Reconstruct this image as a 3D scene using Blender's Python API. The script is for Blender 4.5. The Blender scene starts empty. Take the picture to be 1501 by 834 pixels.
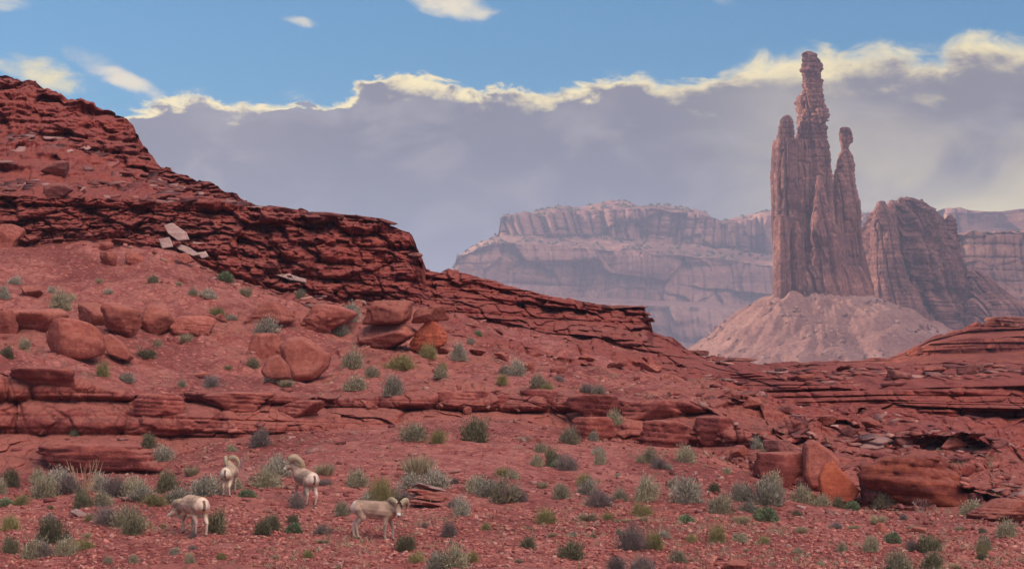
import bpy, bmesh, math, random
import numpy as np
from mathutils import Vector, Matrix, Quaternion

# ------------------------------------------------------------------ camera, sky, sun, exposure
S = bpy.context.scene
COL = S.collection
W0, H0 = 1501.0, 834.0
F = 3250.0            # focal length in photo pixels
CX, HZ = 750.5, 640.0  # principal column, horizon row (photo pixels)

cam_d = bpy.data.cameras.new('camera'); cam = bpy.data.objects.new('camera', cam_d); COL.objects.link(cam)
cam_d.sensor_width = 36.0; cam_d.sensor_fit = 'HORIZONTAL'
cam_d.lens = 36.0 * F / W0
cam_d.shift_y = (HZ - H0 / 2) / W0
cam_d.clip_start = 0.5; cam_d.clip_end = 30000
cam.location = (0, 0, 0); cam.rotation_euler = (math.radians(90), 0, 0)
S.camera = cam

SUN_EL = 15.0          # degrees above the horizon
SUN_AZ = -78.0         # degrees clockwise from +Y (view direction); negative = left
SUN_STRENGTH = 5.0
SKY_STRENGTH = 0.05
EXPOSURE = 1.0

S.view_settings.view_transform = 'Standard'; S.view_settings.look = 'None'
S.view_settings.gamma = 1.0; S.view_settings.exposure = EXPOSURE; S.view_settings.use_curve_mapping = False

sd = bpy.data.lights.new('sun', 'SUN'); sun = bpy.data.objects.new('sun', sd); COL.objects.link(sun)
sd.energy = SUN_STRENGTH; sd.angle = math.radians(0.5); sd.color = (1.0, 0.82, 0.6)
_a, _e = math.radians(SUN_AZ), math.radians(SUN_EL)
to_sun = Vector((math.sin(_a) * math.cos(_e), math.cos(_a) * math.cos(_e), math.sin(_e)))
sun.rotation_euler = to_sun.to_track_quat('Z', 'Y').to_euler()
sun.location = to_sun * 500

world = bpy.data.worlds.new('World'); S.world = world; world.use_nodes = True

class NT:
    """small helper to write node graphs as expressions"""
    def __init__(s, tree): s.t = tree
    def new(s, typ, **kw):
        n = s.t.nodes.new(typ)
        for k, v in kw.items(): setattr(n, k, v)
        return n
    def put(s, sock, v):
        if isinstance(v, bpy.types.NodeSocket): s.t.links.new(v, sock)
        elif v is not None:
            if hasattr(sock, 'default_value'):
                try: sock.default_value = v
                except Exception: sock.default_value = (*v, 1.0)
    def m(s, op, a, b=None, c=None, clamp=False):
        n = s.new('ShaderNodeMath', operation=op, use_clamp=clamp)
        s.put(n.inputs[0], a)
        if b is not None: s.put(n.inputs[1], b)
        if c is not None: s.put(n.inputs[2], c)
        return n.outputs[0]
    def vm(s, op, a, b=None):
        n = s.new('ShaderNodeVectorMath', operation=op); s.put(n.inputs[0], a)
        if b is not None: s.put(n.inputs[1], b)
        return n.outputs[0]
    def sep(s, v):
        n = s.new('ShaderNodeSeparateXYZ'); s.put(n.inputs[0], v); return n.outputs
    def comb(s, x, y, z):
        n = s.new('ShaderNodeCombineXYZ')
        for i, v in enumerate((x, y, z)): s.put(n.inputs[i], v)
        return n.outputs[0]
    def noise(s, vec, scale, detail=4.0, rough=0.5, dist=0.0):
        n = s.new('ShaderNodeTexNoise'); s.put(n.inputs['Vector'], vec); s.put(n.inputs['Scale'], scale)
        n.inputs['Detail'].default_value = detail; n.inputs['Roughness'].default_value = rough
        n.inputs['Distortion'].default_value = dist
        return n.outputs['Fac']
    def voro(s, vec, scale, feature='F1', out='Distance'):
        n = s.new('ShaderNodeTexVoronoi', feature=feature); s.put(n.inputs['Vector'], vec); s.put(n.inputs['Scale'], scale)
        return n.outputs[out]
    def smooth(s, v, a, b):
        n = s.new('ShaderNodeMapRange', interpolation_type='SMOOTHSTEP')
        s.put(n.inputs[0], v); s.put(n.inputs[1], a); s.put(n.inputs[2], b); return n.outputs[0]
    def lin(s, v, a, b, c=0.0, d=1.0):
        n = s.new('ShaderNodeMapRange'); s.put(n.inputs[0], v)
        for i, q in enumerate((a, b, c, d)): s.put(n.inputs[i + 1], q)
        return n.outputs[0]
    def mix(s, f, a, b, mode='MIX'):
        n = s.new('ShaderNodeMix', data_type='RGBA', blend_type=mode)
        s.put(n.inputs['Factor'], f); s.put(n.inputs[6], a if isinstance(a, bpy.types.NodeSocket) else (*a, 1.0))
        s.put(n.inputs[7], b if isinstance(b, bpy.types.NodeSocket) else (*b, 1.0)); return n.outputs[2]
    def ramp(s, v, stops):
        n = s.new('ShaderNodeValToRGB'); s.put(n.inputs[0], v); e = n.color_ramp.elements
        while len(e) < len(stops): e.new(0.5)
        for q, (p, c) in zip(e, stops): q.position = p; q.color = (*c, 1.0)
        return n.outputs[0]
    def curve(s, v, pts):
        n = s.new('ShaderNodeFloatCurve'); s.put(n.inputs['Value'], v); c = n.mapping.curves[0]
        while len(c.points) < len(pts): c.points.new(0.5, 0.5)
        for q, (x, y) in zip(c.points, pts): q.location = (x, y); q.handle_type = 'AUTO'
        n.mapping.update(); return n.outputs[0]

def lin_rgb(r, g, b):
    f = lambda v: (v / 255 / 12.92) if v / 255 < 0.04045 else ((v / 255 + 0.055) / 1.055) ** 2.4
    return (f(r), f(g), f(b))

def build_world():
    t = world.node_tree; t.nodes.clear(); N = NT(t)
    out = N.new('ShaderNodeOutputWorld'); bg = N.new('ShaderNodeBackground')
    t.links.new(bg.outputs[0], out.inputs[0]); bg.inputs[1].default_value = SKY_STRENGTH
    sky = N.new('ShaderNodeTexSky'); sky.sky_type = 'NISHITA'; sky.sun_disc = False
    sky.sun_elevation = math.radians(SUN_EL); sky.sun_rotation = math.radians(SUN_AZ)
    sky.air_density = 1.0; sky.dust_density = 0.6; sky.ozone_density = 1.6
    g = N.new('ShaderNodeTexCoord').outputs['Generated']
    x, y, z = N.sep(g)
    az = N.m('ARCTAN2', x, y)
    el = N.m('ARCTAN2', z, N.m('SQRT', N.m('ADD', N.m('MULTIPLY', x, x), N.m('MULTIPLY', y, y))))
    k = 2.0 ** -EXPOSURE / SKY_STRENGTH
    def C(r, gg, b, m=1.0): return tuple(v * k * m for v in lin_rgb(r, gg, b))
    P = N.comb(az, el, 0.0)
    Ps = N.vm('MULTIPLY', P, (1.0, 1.9, 1.0))
    n1 = N.noise(Ps, 38.0, 9.0, 0.60, 0.5)       # fluff of the bank's top edge
    n2 = N.noise(Ps, 9.0, 5.0, 0.5)              # broad billows
    n3 = N.noise(N.vm('ADD', Ps, (3.1, 1.7, 0.4)), 60.0, 5.0, 0.6)
    # cloud bank: upper edge (elevation) against azimuth
    A = lambda p: math.atan((p - CX) / F); E = lambda p: math.atan((HZ - p) / F)
    edge = [(-900, 215), (-300, 205), (0, 200), (110, 192), (180, 172), (270, 150), (340, 147), (410, 154), (500, 150), (535, 124), (620, 113), (690, 128),
            (760, 127), (830, 136), (900, 112), (960, 116), (1020, 118), (1080, 92), (1130, 80), (1200, 77), (1300, 76), (1350, 84), (1420, 64), (1501, 66),
            (1800, 60), (2400, 90)]
    pts = [((A(p) + 0.5) / 1.0, E(q) / 0.25) for p, q in edge]
    ed = N.m('MULTIPLY', N.curve(N.m('ADD', az, 0.5), pts), 0.25)
    d = N.m('SUBTRACT', ed, el)
    d = N.m('ADD', d, N.m('MULTIPLY', N.m('SUBTRACT', n1, 0.5), 0.026))
    soft = N.m('MULTIPLY_ADD', N.smooth(az, 0.0, 0.16), 0.006, 0.0022)
    bank = N.smooth(d, -0.0012, soft)
    rimw = N.m('ADD', N.m('MULTIPLY', N.smooth(N.noise(Ps, 17.0, 5.0, 0.55), 0.38, 0.74), 0.0165), 0.0024)
    rimw = N.m('ADD', rimw, N.m('MULTIPLY', N.smooth(az, 0.02, 0.12), 0.010))
    dr = N.m('ADD', d, N.m('MULTIPLY', N.m('SUBTRACT', n3, 0.5), 0.018))
    rim = N.m('SUBTRACT', 1.0, N.smooth(dr, 0.001, rimw))
    body = N.mix(N.smooth(el, 0.055, 0.14), C(128, 136, 154), C(114, 118, 132))
    body = N.mix(N.m('MULTIPLY', N.smooth(n2, 0.38, 0.66), 0.5), body, C(140, 138, 148))
    body = N.mix(N.m('MULTIPLY', N.smooth(N.noise(Ps, 22.0, 6.0, 0.55, 0.6), 0.45, 0.7), N.m('MULTIPLY', N.smooth(el, 0.05, 0.13), 0.5)), body, C(178, 173, 174))
    # right side: soft yellow grey glow low over the far rim
    warm = N.m('MULTIPLY', N.smooth(az, 0.05, 0.19), N.smooth(N.noise(Ps, 12.0, 5.0, 0.55, 0.5), 0.36, 0.66))
    warm = N.m('MULTIPLY', warm, N.m('SUBTRACT', 1.0, N.m('MULTIPLY', N.smooth(el, 0.09, 0.15), 0.55)))
    body = N.mix(warm, body, C(236, 222, 178))
    body = N.mix(N.m('MULTIPLY', N.smooth(az, -0.02, 0.2), 0.35), body, C(142, 135, 134))
    glow = N.m('MULTIPLY', N.smooth(az, 0.10, 0.20), N.m('SUBTRACT', 1.0, N.smooth(el, 0.085, 0.125)))
    body = N.mix(N.m('MULTIPLY', glow, N.smooth(n2, 0.25, 0.6)), body, C(238, 224, 176))
    bankc = N.mix(rim, body, C(255, 236, 178, 1.1))
    # the air near the zenith of the frame: keep the sky's own colour, clouds over it
    skyc = N.mix(1.0, sky.outputs[0], (0.27, 0.92, 1.36), 'MULTIPLY')
    col = skyc
    def blob(px, py, sx, sy, ang, thr, peak, bright):
        nonlocal col
        dx = N.m('SUBTRACT', az, A(px)); dy = N.m('SUBTRACT', el, E(py))
        ca, sa = math.cos(ang), math.sin(ang)
        u = N.m('ADD', N.m('MULTIPLY', dx, ca / (sx / F)), N.m('MULTIPLY', dy, sa / (sx / F)))
        v = N.m('ADD', N.m('MULTIPLY', dx, -sa / (sy / F)), N.m('MULTIPLY', dy, ca / (sy / F)))
        r2 = N.m('ADD', N.m('MULTIPLY', u, u), N.m('MULTIPLY', v, v))
        g_ = N.m('SUBTRACT', 1.0, r2)
        q = N.m('ADD', g_, N.m('MULTIPLY', N.m('SUBTRACT', n1, 0.5), 2.4))
        q = N.m('ADD', q, N.m('MULTIPLY', N.m('SUBTRACT', n3, 0.5), 1.2))
        mk = N.m('MULTIPLY', N.smooth(q, thr, thr + 1.1), peak)
        col = N.mix(mk, col, bright)
    cream = C(246, 232, 200); pale = C(205, 205, 200)
    blob(10, 8, 90, 28, 0.15, 0.25, 0.75, cream)
    blob(60, 118, 95, 30, -0.30, 0.2, 0.95, C(248, 230, 170))
    blob(150, 110, 80, 22, -0.4, 0.25, 0.65, pale)
    blob(190, 128, 60, 17, -0.35, 0.15, 0.85, cream)
    blob(655, 2, 95, 24, -0.25, 0.1, 0.95, cream)
    blob(435, 34, 40, 9, -0.2, 0.3, 0.7, cream)
    blob(1055, 4, 34, 14, -0.2, 0.35, 0.55, pale)
    blob(340, 150, 260, 26, 0.0, 0.75, 0.5, cream)
    col = N.mix(bank, col, bankc)
    # broken, sunlit cloud over the rest of the dome (outside the picture): lights the shaded slope
    Q = N.vm('MULTIPLY', g, (1.0, 1.0, 2.2))
    hi = N.noise(Q, 2.3, 6.0, 0.55, 0.4)
    hm = N.m('MULTIPLY', N.smooth(hi, 0.36, 0.60), N.smooth(el, 0.28, 0.5))
    # bright patch added high behind the camera's right shoulder to light the slope
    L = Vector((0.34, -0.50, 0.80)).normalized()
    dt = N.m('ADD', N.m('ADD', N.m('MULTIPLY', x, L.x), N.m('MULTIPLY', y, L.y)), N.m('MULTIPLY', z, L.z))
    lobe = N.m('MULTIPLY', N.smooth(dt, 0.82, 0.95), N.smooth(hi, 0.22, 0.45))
    col = N.mix(N.m('MULTIPLY', hm, 0.9), col, C(206, 206, 222, 0.60))
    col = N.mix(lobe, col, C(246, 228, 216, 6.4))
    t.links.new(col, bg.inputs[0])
build_world()

# ------------------------------------------------------------------ numpy helpers
def hsh(a, b=0, seed=0):
    a = np.asarray(a, dtype=np.int64); b = np.asarray(b, dtype=np.int64)
    h = (a * 374761393 + b * 668265263 + seed * 1442695041) & 0x7fffffff
    h = ((h ^ (h >> 13)) * 1274126177) & 0x7fffffff
    h = ((h ^ (h >> 15)) * 2246822519) & 0x7fffffff
    h = h ^ (h >> 16)
    return (h & 0xffffff) / float(0xffffff)
def n2d(x, y, seed=0):
    xi = np.floor(x).astype(np.int64); yi = np.floor(y).astype(np.int64)
    fx = x - xi; fy = y - yi
    fx = fx * fx * fx * (fx * (fx * 6 - 15) + 10); fy = fy * fy * fy * (fy * (fy * 6 - 15) + 10)
    a = hsh(xi, yi, seed); b = hsh(xi + 1, yi, seed); c = hsh(xi, yi + 1, seed); d = hsh(xi + 1, yi + 1, seed)
    return (a * (1 - fx) + b * fx) * (1 - fy) + (c * (1 - fx) + d * fx) * fy * 1.0
def fbm(x, y, seed=0, octv=4, g=0.5):
    s = 0; a = 1; t = 0
    for i in range(octv):
        s = s + a * n2d(x, y, seed + i * 17); t += a; a *= g; x = x * 2.03 + 11.3; y = y * 2.03 + 5.7
    return s / t
def n3d(x, y, z, seed=0):
    zi = np.floor(z).astype(np.int64); f = z - zi; f = f * f * (3 - 2 * f)
    def lay(k):
        xi = np.floor(x).astype(np.int64); yi = np.floor(y).astype(np.int64)
        fx = x - xi; fy = y - yi; fx = fx * fx * (3 - 2 * fx); fy = fy * fy * (3 - 2 * fy)
        q = k * 7919
        a = hsh(xi + q, yi, seed); b = hsh(xi + 1 + q, yi, seed); c = hsh(xi + q, yi + 1, seed); d = hsh(xi + 1 + q, yi + 1, seed)
        return (a * (1 - fx) + b * fx) * (1 - fy) + (c * (1 - fx) + d * fx) * fy
    return lay(zi) * (1 - f) + lay(zi + 1) * f
def fbm3(x, y, z, seed=0, octv=4, g=0.5):
    s = 0; a = 1; t = 0
    for i in range(octv):
        s = s + a * n3d(x, y, z, seed + i * 13); t += a; a *= g; x = x * 2.03 + 3.1; y = y * 2.03 + 1.7; z = z * 2.03 + 9.2
    return s / t
def sstep(a, b, x):
    t = np.clip((x - a) / (b - a), 0, 1); return t * t * (3 - 2 * t)
def beds(s, x, th, aspect=3.0, seed=0, groove=0.6, sharp=6.0):
    """bedded, jointed rock: s runs across the beds, x along them; about 0..1, higher = stands out"""
    w = s / th + 0.8 * n2d(s / th * 0.31 + 7.7, x / (th * 40.0), seed + 3)
    i = np.floor(w).astype(np.int64); f = w - i
    base = hsh(i, 0, seed)
    wd = th * aspect * (0.5 + 1.3 * hsh(i, 5, seed))
    bx = x / wd + hsh(i, 9, seed) * 50 + 0.7 * n2d(x / wd * 0.7, i * 3.1, seed + 8)
    j = np.floor(bx).astype(np.int64); g = bx - j
    blk = hsh(i, j + 1000, seed)
    bulge = 1 - np.abs(2 * f - 1) ** sharp
    jt = 1 - np.abs(2 * g - 1) ** (sharp * 2.0)
    return base * 0.55 + blk * 0.45 - groove * (1 - bulge) - groove * 0.6 * (1 - jt)
def facets(x, y, seed=0, tilt=1.0, groove=0.5):
    """broken rock faces: irregular cells, each set forward or back, tilted, with a crack round it"""
    xi = np.floor(x).astype(np.int64); yi = np.floor(y).astype(np.int64)
    f1 = np.full(np.shape(x), 9.0); f2 = f1.copy(); bx = f1 * 0; by = f1 * 0; idh = f1 * 0
    for i in (-1, 0, 1):
        for j in (-1, 0, 1):
            a = xi + i; b = yi + j
            dx = a + 0.5 + 0.85 * (hsh(a, b, seed) - 0.5) - x; dy = b + 0.5 + 0.85 * (hsh(a, b, seed + 1) - 0.5) - y
            d = np.maximum(np.abs(dx), np.abs(dy)) * 0.6 + np.sqrt(dx * dx + dy * dy) * 0.4
            nr = d < f1
            f2 = np.where(nr, f1, np.minimum(f2, d)); f1 = np.where(nr, d, f1)
            bx = np.where(nr, dx, bx); by = np.where(nr, dy, by); idh = np.where(nr, hsh(a, b, seed + 2), idh)
    h2 = hsh((idh * 9e6).astype(np.int64), 3, seed + 5); h3 = hsh((idh * 9e6).astype(np.int64), 4, seed + 6)
    return idh - 0.5 + tilt * ((h2 - 0.5) * bx + (h3 - 0.35) * by) - groove * (1 - sstep(0.0, 0.14, f2 - f1))
def interp(x, tab, k):
    t = np.array(tab, dtype=float); return np.interp(x, t[:, 0], t[:, k])

def grid_mesh(name, X, Y, Z, mat, wrap=False, attrs=None, smooth=False):
    R, Cn = X.shape
    co = np.stack([X, Y, Z], -1).reshape(-1, 3).astype(np.float32)
    idx = np.arange(R * Cn).reshape(R, Cn)
    if wrap: idx = np.concatenate([idx, idx[:, :1]], 1)
    a = idx[:-1, :-1].ravel(); b = idx[:-1, 1:].ravel(); c = idx[1:, 1:].ravel(); d = idx[1:, :-1].ravel()
    q = np.stack([a, b, c, d], -1).astype(np.int32)
    return raw_mesh(name, co, q, mat, attrs, smooth)
def raw_mesh(name, co, q, mat, attrs=None, smooth=False):
    me = bpy.data.meshes.new(name); n = q.shape[1]
    me.vertices.add(len(co)); me.vertices.foreach_set('co', np.ascontiguousarray(co, dtype=np.float32).ravel())
    me.loops.add(q.size); me.loops.foreach_set('vertex_index', np.ascontiguousarray(q, dtype=np.int32).ravel())
    me.polygons.add(len(q)); me.polygons.foreach_set('loop_start', np.arange(0, q.size, n, dtype=np.int32))
    me.update(calc_edges=True)
    if smooth: me.polygons.foreach_set('use_smooth', np.ones(len(q), dtype=bool))
    for k, v in (attrs or {}).items():
        v = np.asarray(v, dtype=np.float32)
        if v.ndim == 2:
            at = me.attributes.new(k, 'FLOAT_COLOR', 'POINT')
            v4 = np.ones((len(co), 4), np.float32); v4[:, :3] = v; at.data.foreach_set('color', v4.ravel())
        else:
            at = me.attributes.new(k, 'FLOAT', 'POINT'); at.data.foreach_set('value', v.ravel())
    for m_ in (mat if isinstance(mat, (list, tuple)) else [mat]): me.materials.append(m_)
    return me

def link(name, me, parent=None, loc=None):
    o = bpy.data.objects.new(name, me); COL.objects.link(o)
    if parent is not None: o.parent = parent
    if loc is not None: o.location = loc
    return o
def tag(o, label=None, cat=None, group=None, kind=None):
    if label: o['label'] = label
    if cat: o['category'] = cat
    if group: o['group'] = group
    if kind: o['kind'] = kind
    return o
def thing(name, label, cat, loc=(0, 0, 0), group=None):
    o = bpy.data.objects.new(name, None); COL.objects.link(o); o.location = loc; o.empty_display_size = 0.3
    return tag(o, label, cat, group)

# ------------------------------------------------------------------ materials
def new_mat(name):
    m = bpy.data.materials.new(name); m.use_nodes = True; t = m.node_tree; t.nodes.clear(); N = NT(t)
    out = N.new('ShaderNodeOutputMaterial'); b = N.new('ShaderNodeBsdfPrincipled'); t.links.new(b.outputs[0], out.inputs[0])
    b.inputs['Roughness'].default_value = 0.9
    b.inputs['Specular IOR Level'].default_value = 0.2
    return m, N, b
def bump(N, b, h, strength, dist):
    n = N.new('ShaderNodeBump'); n.inputs['Strength'].default_value = strength; n.inputs['Distance'].default_value = dist
    N.put(n.inputs['Height'], h); N.put(b.inputs['Normal'], n.outputs[0])

def rock_mat(name, dark, mid, light, stain, sc=1.0, soil=None, soil2=None, bed=1.0, bumpd=0.06, streak=0.0, wear=0.35, dip=0.0, band=1.0, dust=0.0, dustc=(0.43, 0.165, 0.128), crack=0.5):
    """red bedded sandstone; optional loose soil where the 'soil' attribute says so. sc: metres per pattern unit"""
    m, N, b = new_mat(name)
    g = N.new('ShaderNodeNewGeometry'); p = g.outputs['Position']
    px, py, pz = N.sep(p)
    oi = N.new('ShaderNodeObjectInfo').outputs['Random']
    wob = N.noise(p, 0.12 / sc, 3.0, 0.5)
    zz = N.m('ADD', N.m('MULTIPLY_ADD', wob, 1.6 * sc, pz), N.m('MULTIPLY', px, dip))
    bandv = N.comb(N.m('MULTIPLY', px, 0.05), N.m('MULTIPLY', py, 0.05), zz)
    b1 = N.noise(bandv, 0.9 / sc * bed, 5.0, 0.65)
    b2 = N.noise(bandv, 6.0 / sc * bed, 3.0, 0.6)
    n1 = N.noise(p, 0.35 / sc, 6.0, 0.6); n2 = N.noise(p, 3.0 / sc, 6.0, 0.65); n3 = N.noise(p, 20.0 / sc, 3.0, 0.6)
    v = N.m('ADD', N.m('MULTIPLY', b1, 0.55), N.m('MULTIPLY', n1, 0.45))
    v = N.m('ADD', v, N.m('MULTIPLY', N.m('SUBTRACT', b2, 0.5), 0.35 * band))
    v = N.m('ADD', v, N.m('MULTIPLY', N.m('SUBTRACT', n2, 0.5), 0.45))
    c = N.ramp(v, [(0.28, dark), (0.47, mid), (0.62, light), (0.78, stain)])
    # pale dusty weathering in blotches with their own outline
    c = N.mix(N.m('MULTIPLY', N.smooth(n2, 0.56, 0.72), wear), c, stain)
    nz = N.sep(N.new('ShaderNodeNewGeometry').outputs['Normal'])[2]
    if dust:
        c = N.mix(N.m('MULTIPLY', N.smooth(N.m('ADD', nz, N.m('MULTIPLY', N.m('SUBTRACT', n2, 0.5), 0.8)), 0.5, 0.95), dust), c, dustc)
    if streak:
        sv = N.comb(N.m('MULTIPLY', px, 1.0), N.m('MULTIPLY', py, 1.0), N.m('MULTIPLY', pz, 0.05))
        st = N.noise(sv, 0.8 / sc, 4.0, 0.7)
        c = N.mix(N.m('MULTIPLY', N.smooth(st, 0.55, 0.70), streak), c, tuple(q * 0.45 for q in dark))
    if soil is not None:
        mb = N.new('ShaderNodeAttribute', attribute_name='member').outputs['Fac']
        mb = N.m('MULTIPLY', mb, N.smooth(N.m('ADD', b1, N.m('MULTIPLY', n1, 0.6)), 0.45, 0.85))
        c = N.mix(mb, c, N.mix(1.0, c, (0.86, 0.64, 0.64), 'MULTIPLY'))
        at = N.new('ShaderNodeAttribute', attribute_name='soil').outputs['Fac']
        s1 = N.noise(p, 1.3 / sc, 5.0, 0.6); s2 = N.noise(p, 9.0 / sc, 4.0, 0.7)
        sp = N.voro(p, 9.0 / sc, 'F1', 'Color'); spv = N.sep(sp)[0]
        s0 = N.noise(p, 0.16 / sc, 5.0, 0.6)
        sc_ = N.mix(N.smooth(s1, 0.35, 0.68), soil, soil2)
        sc_ = N.mix(N.m('MULTIPLY', N.smooth(s0, 0.45, 0.62), 0.75), sc_, (soil[0] * 0.66, soil[1] * 0.58, soil[2] * 0.60))
        sc_ = N.mix(N.m('MULTIPLY', N.smooth(s2, 0.52, 0.70), 0.45), sc_, tuple(q * 0.55 for q in soil))
        sc_ = N.mix(N.m('MULTIPLY', N.smooth(spv, 0.82, 0.95), 0.5), sc_, tuple(min(1, q * 1.7) for q in soil2))
        k = N.smooth(N.m('ADD', at, N.m('MULTIPLY', N.m('SUBTRACT', n2, 0.5), 0.6)), 0.4, 0.6)
        c = N.mix(k, c, sc_)
    c = N.mix(1.0, c, N.comb(*[N.lin(oi, 0, 1, 0.86, 1.12)] * 3), 'MULTIPLY')
    N.put(b.inputs['Base Color'], c)
    cr = N.voro(N.vm('ADD', p, N.vm('MULTIPLY', N.comb(n2, n1, n2), (0.6 * sc, 0.6 * sc, 0.6 * sc))), 1.6 / sc, 'DISTANCE_TO_EDGE')
    h = N.m('ADD', N.m('MULTIPLY', n2, 1.0), N.m('MULTIPLY', n3, 0.35))
    h = N.m('ADD', h, N.m('MULTIPLY', b2, 0.8 * band))
    h = N.m('ADD', h, N.m('MULTIPLY', N.smooth(cr, 0.0, 0.05), crack))
    bump(N, b, h, 0.9, bumpd * sc)
    return m
RED = dict(dark=(0.125, 0.030, 0.032), mid=(0.235, 0.055, 0.046), light=(0.35, 0.095, 0.068), stain=(0.42, 0.18, 0.15))
M_HILL = rock_mat('hillside_rock', dust=0.55, band=0.5, **RED, soil=(0.30, 0.082, 0.068), soil2=(0.42, 0.155, 0.125), streak=0.35, bumpd=0.07)
M_BOULDER = rock_mat('boulder_rock', crack=0.12, dust=0.5, dark=(0.16, 0.04, 0.036), mid=(0.31, 0.085, 0.062), light=(0.42, 0.135, 0.098), stain=(0.46, 0.20, 0.16), sc=0.5, bumpd=0.15, wear=0.45, streak=0.35, band=0.3)
M_ORANGE = rock_mat('orange_rock', crack=0.12, dark=(0.16, 0.032, 0.022), mid=(0.36, 0.078, 0.042), light=(0.48, 0.125, 0.066), stain=(0.50, 0.18, 0.12), sc=0.5, bumpd=0.10, streak=0.4, wear=0.2, band=0.5)
M_OUTCROP = rock_mat('outcrop_rock', crack=0.12, dust=0.3, dark=(0.09, 0.022, 0.020), mid=(0.20, 0.046, 0.034), light=(0.33, 0.082, 0.046), stain=(0.44, 0.14, 0.075), sc=0.7, bumpd=0.10, streak=0.4, wear=0.25)
M_LEDGE = rock_mat('ledge_rock', **RED, dust=0.55, streak=0.35, bumpd=0.08, band=0.6, crack=0.2)
M_SLAB = rock_mat('pale_slab_rock', dark=(0.24, 0.12, 0.105), mid=(0.36, 0.215, 0.19), light=(0.44, 0.30, 0.27), stain=(0.50, 0.37, 0.33), sc=0.4, bumpd=0.04)
M_MAROON = rock_mat('maroon_rock', crack=0.12, dust=0.3, dark=(0.085, 0.028, 0.03), mid=(0.16, 0.05, 0.046), light=(0.24, 0.085, 0.07), stain=(0.34, 0.17, 0.15), sc=0.6, bumpd=0.05)
M_TOWER = rock_mat('tower_rock', band=0.12, dark=(0.058, 0.025, 0.030), mid=(0.128, 0.050, 0.048), light=(0.24, 0.104, 0.085), stain=(0.46, 0.28, 0.23), sc=7.0, bumpd=0.05, bed=0.5, streak=0.75)
M_TALUS = rock_mat('talus_rock', dark=(0.13, 0.060, 0.056), mid=(0.20, 0.098, 0.086), light=(0.265, 0.142, 0.122), stain=(0.36, 0.22, 0.185), sc=5.0, bumpd=0.07, bed=0.2)
M_MESA = rock_mat('mesa_rock', band=0.15, dark=(0.10, 0.044, 0.042), mid=(0.21, 0.090, 0.070), light=(0.31, 0.148, 0.108), stain=(0.40, 0.27, 0.21), sc=22.0, bumpd=0.05, bed=1.0, streak=0.45)
M_MOUND = rock_mat('mound_rock', **{k: tuple(0.62 * c for c in v) for k, v in RED.items()}, sc=1.6, streak=0.2)  # reds darkened evenly to stand in for shade the mound lacks
M_FLOOR = rock_mat('floor_soil', dark=(0.20, 0.08, 0.065), mid=(0.28, 0.11, 0.09), light=(0.34, 0.14, 0.115), stain=(0.38, 0.18, 0.15), sc=10.0)

def vcol_mat(name, attr='tint', rough=0.95, nscale=25.0, amt=0.3, bumpd=0.01, transl=0.0):
    m, N, b = new_mat(name); b.inputs['Roughness'].default_value = rough
    at = N.new('ShaderNodeAttribute', attribute_name=attr).outputs['Color']
    p = N.new('ShaderNodeTexCoord').outputs['Object']
    n = N.noise(p, nscale, 4.0, 0.6)
    k = N.lin(n, 0.3, 0.7, 1 - amt, 1 + amt)
    N.put(b.inputs['Base Color'], N.mix(1.0, at, N.comb(k, k, k), 'MULTIPLY'))
    bump(N, b, n, 0.6, bumpd)
    return m
M_GRAVEL = vcol_mat('gravel_stone', nscale=30.0)
M_FUR = vcol_mat('coat_fur', nscale=55.0, amt=0.14, bumpd=0.012)
M_HORN = vcol_mat('horn_keratin', nscale=60.0, amt=0.2, rough=0.7)

def leaf_mat(name, c1, c2):
    m, N, b = new_mat(name); b.inputs['Roughness'].default_value = 0.75
    r = N.new('ShaderNodeObjectInfo').outputs['Random']
    at = N.new('ShaderNodeAttribute', attribute_name='rnd').outputs['Fac']
    c = N.mix(at, c1, c2)
    k = N.lin(r, 0, 1, 0.72, 1.2); c = N.mix(1.0, c, N.comb(k, k, k), 'MULTIPLY')
    N.put(b.inputs['Base Color'], c)
    tr = N.new('ShaderNodeBsdfTranslucent'); N.put(tr.inputs[0], c)
    mx = N.new('ShaderNodeMixShader'); mx.inputs[0].default_value = 0.25
    o = [n for n in N.t.nodes if n.type == 'OUTPUT_MATERIAL'][0]
    N.t.links.new(b.outputs[0], mx.inputs[1]); N.t.links.new(tr.outputs[0], mx.inputs[2]); N.t.links.new(mx.outputs[0], o.inputs[0])
    return m
def flat_mat(name, c, rough=0.9):
    m, N, b = new_mat(name); b.inputs['Roughness'].default_value = rough
    p = N.new('ShaderNodeTexCoord').outputs['Object']; n = N.noise(p, 20.0, 3.0, 0.6); k = N.lin(n, 0.3, 0.7, 0.75, 1.25)
    N.put(b.inputs['Base Color'], N.mix(1.0, c, N.comb(k, k, k), 'MULTIPLY')); return m

# ------------------------------------------------------------------ the near hillside
# feature lines of the slope: (column, row, distance) in photo pixels / metres, near to far
LX = -4000
def K_z(D, z): return [(LX, HZ - z / D * F, D), (5000, HZ - z / D * F, D)]
A0 = K_z(5.0, -1.9); A1 = K_z(28.0, -2.45)
A2 = [(LX, 838, 51), (0, 842, 51), (750, 838, 51), (1501, 840, 51), (5000, 840, 51)]
A3 = [(LX, 700, 62), (-300, 735, 62), (0, 750, 62), (300, 744, 62), (600, 745, 62), (900, 742, 62), (1200, 765, 61), (1501, 778, 60), (5000, 780, 60)]
A4 = [(LX, 600, 74), (-300, 680, 74), (0, 690, 73), (130, 692, 73), (235, 688, 74), (265, 664, 76), (320, 646, 77), (400, 638, 78), (560, 624, 80), (640, 612, 81), (760, 612, 82), (850, 634, 81), (940, 650, 80),
      (1040, 662, 79), (1100, 690, 76), (1190, 724, 73), (1300, 742, 71), (1420, 752, 70), (1501, 766, 69), (5000, 770, 69)]
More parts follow.
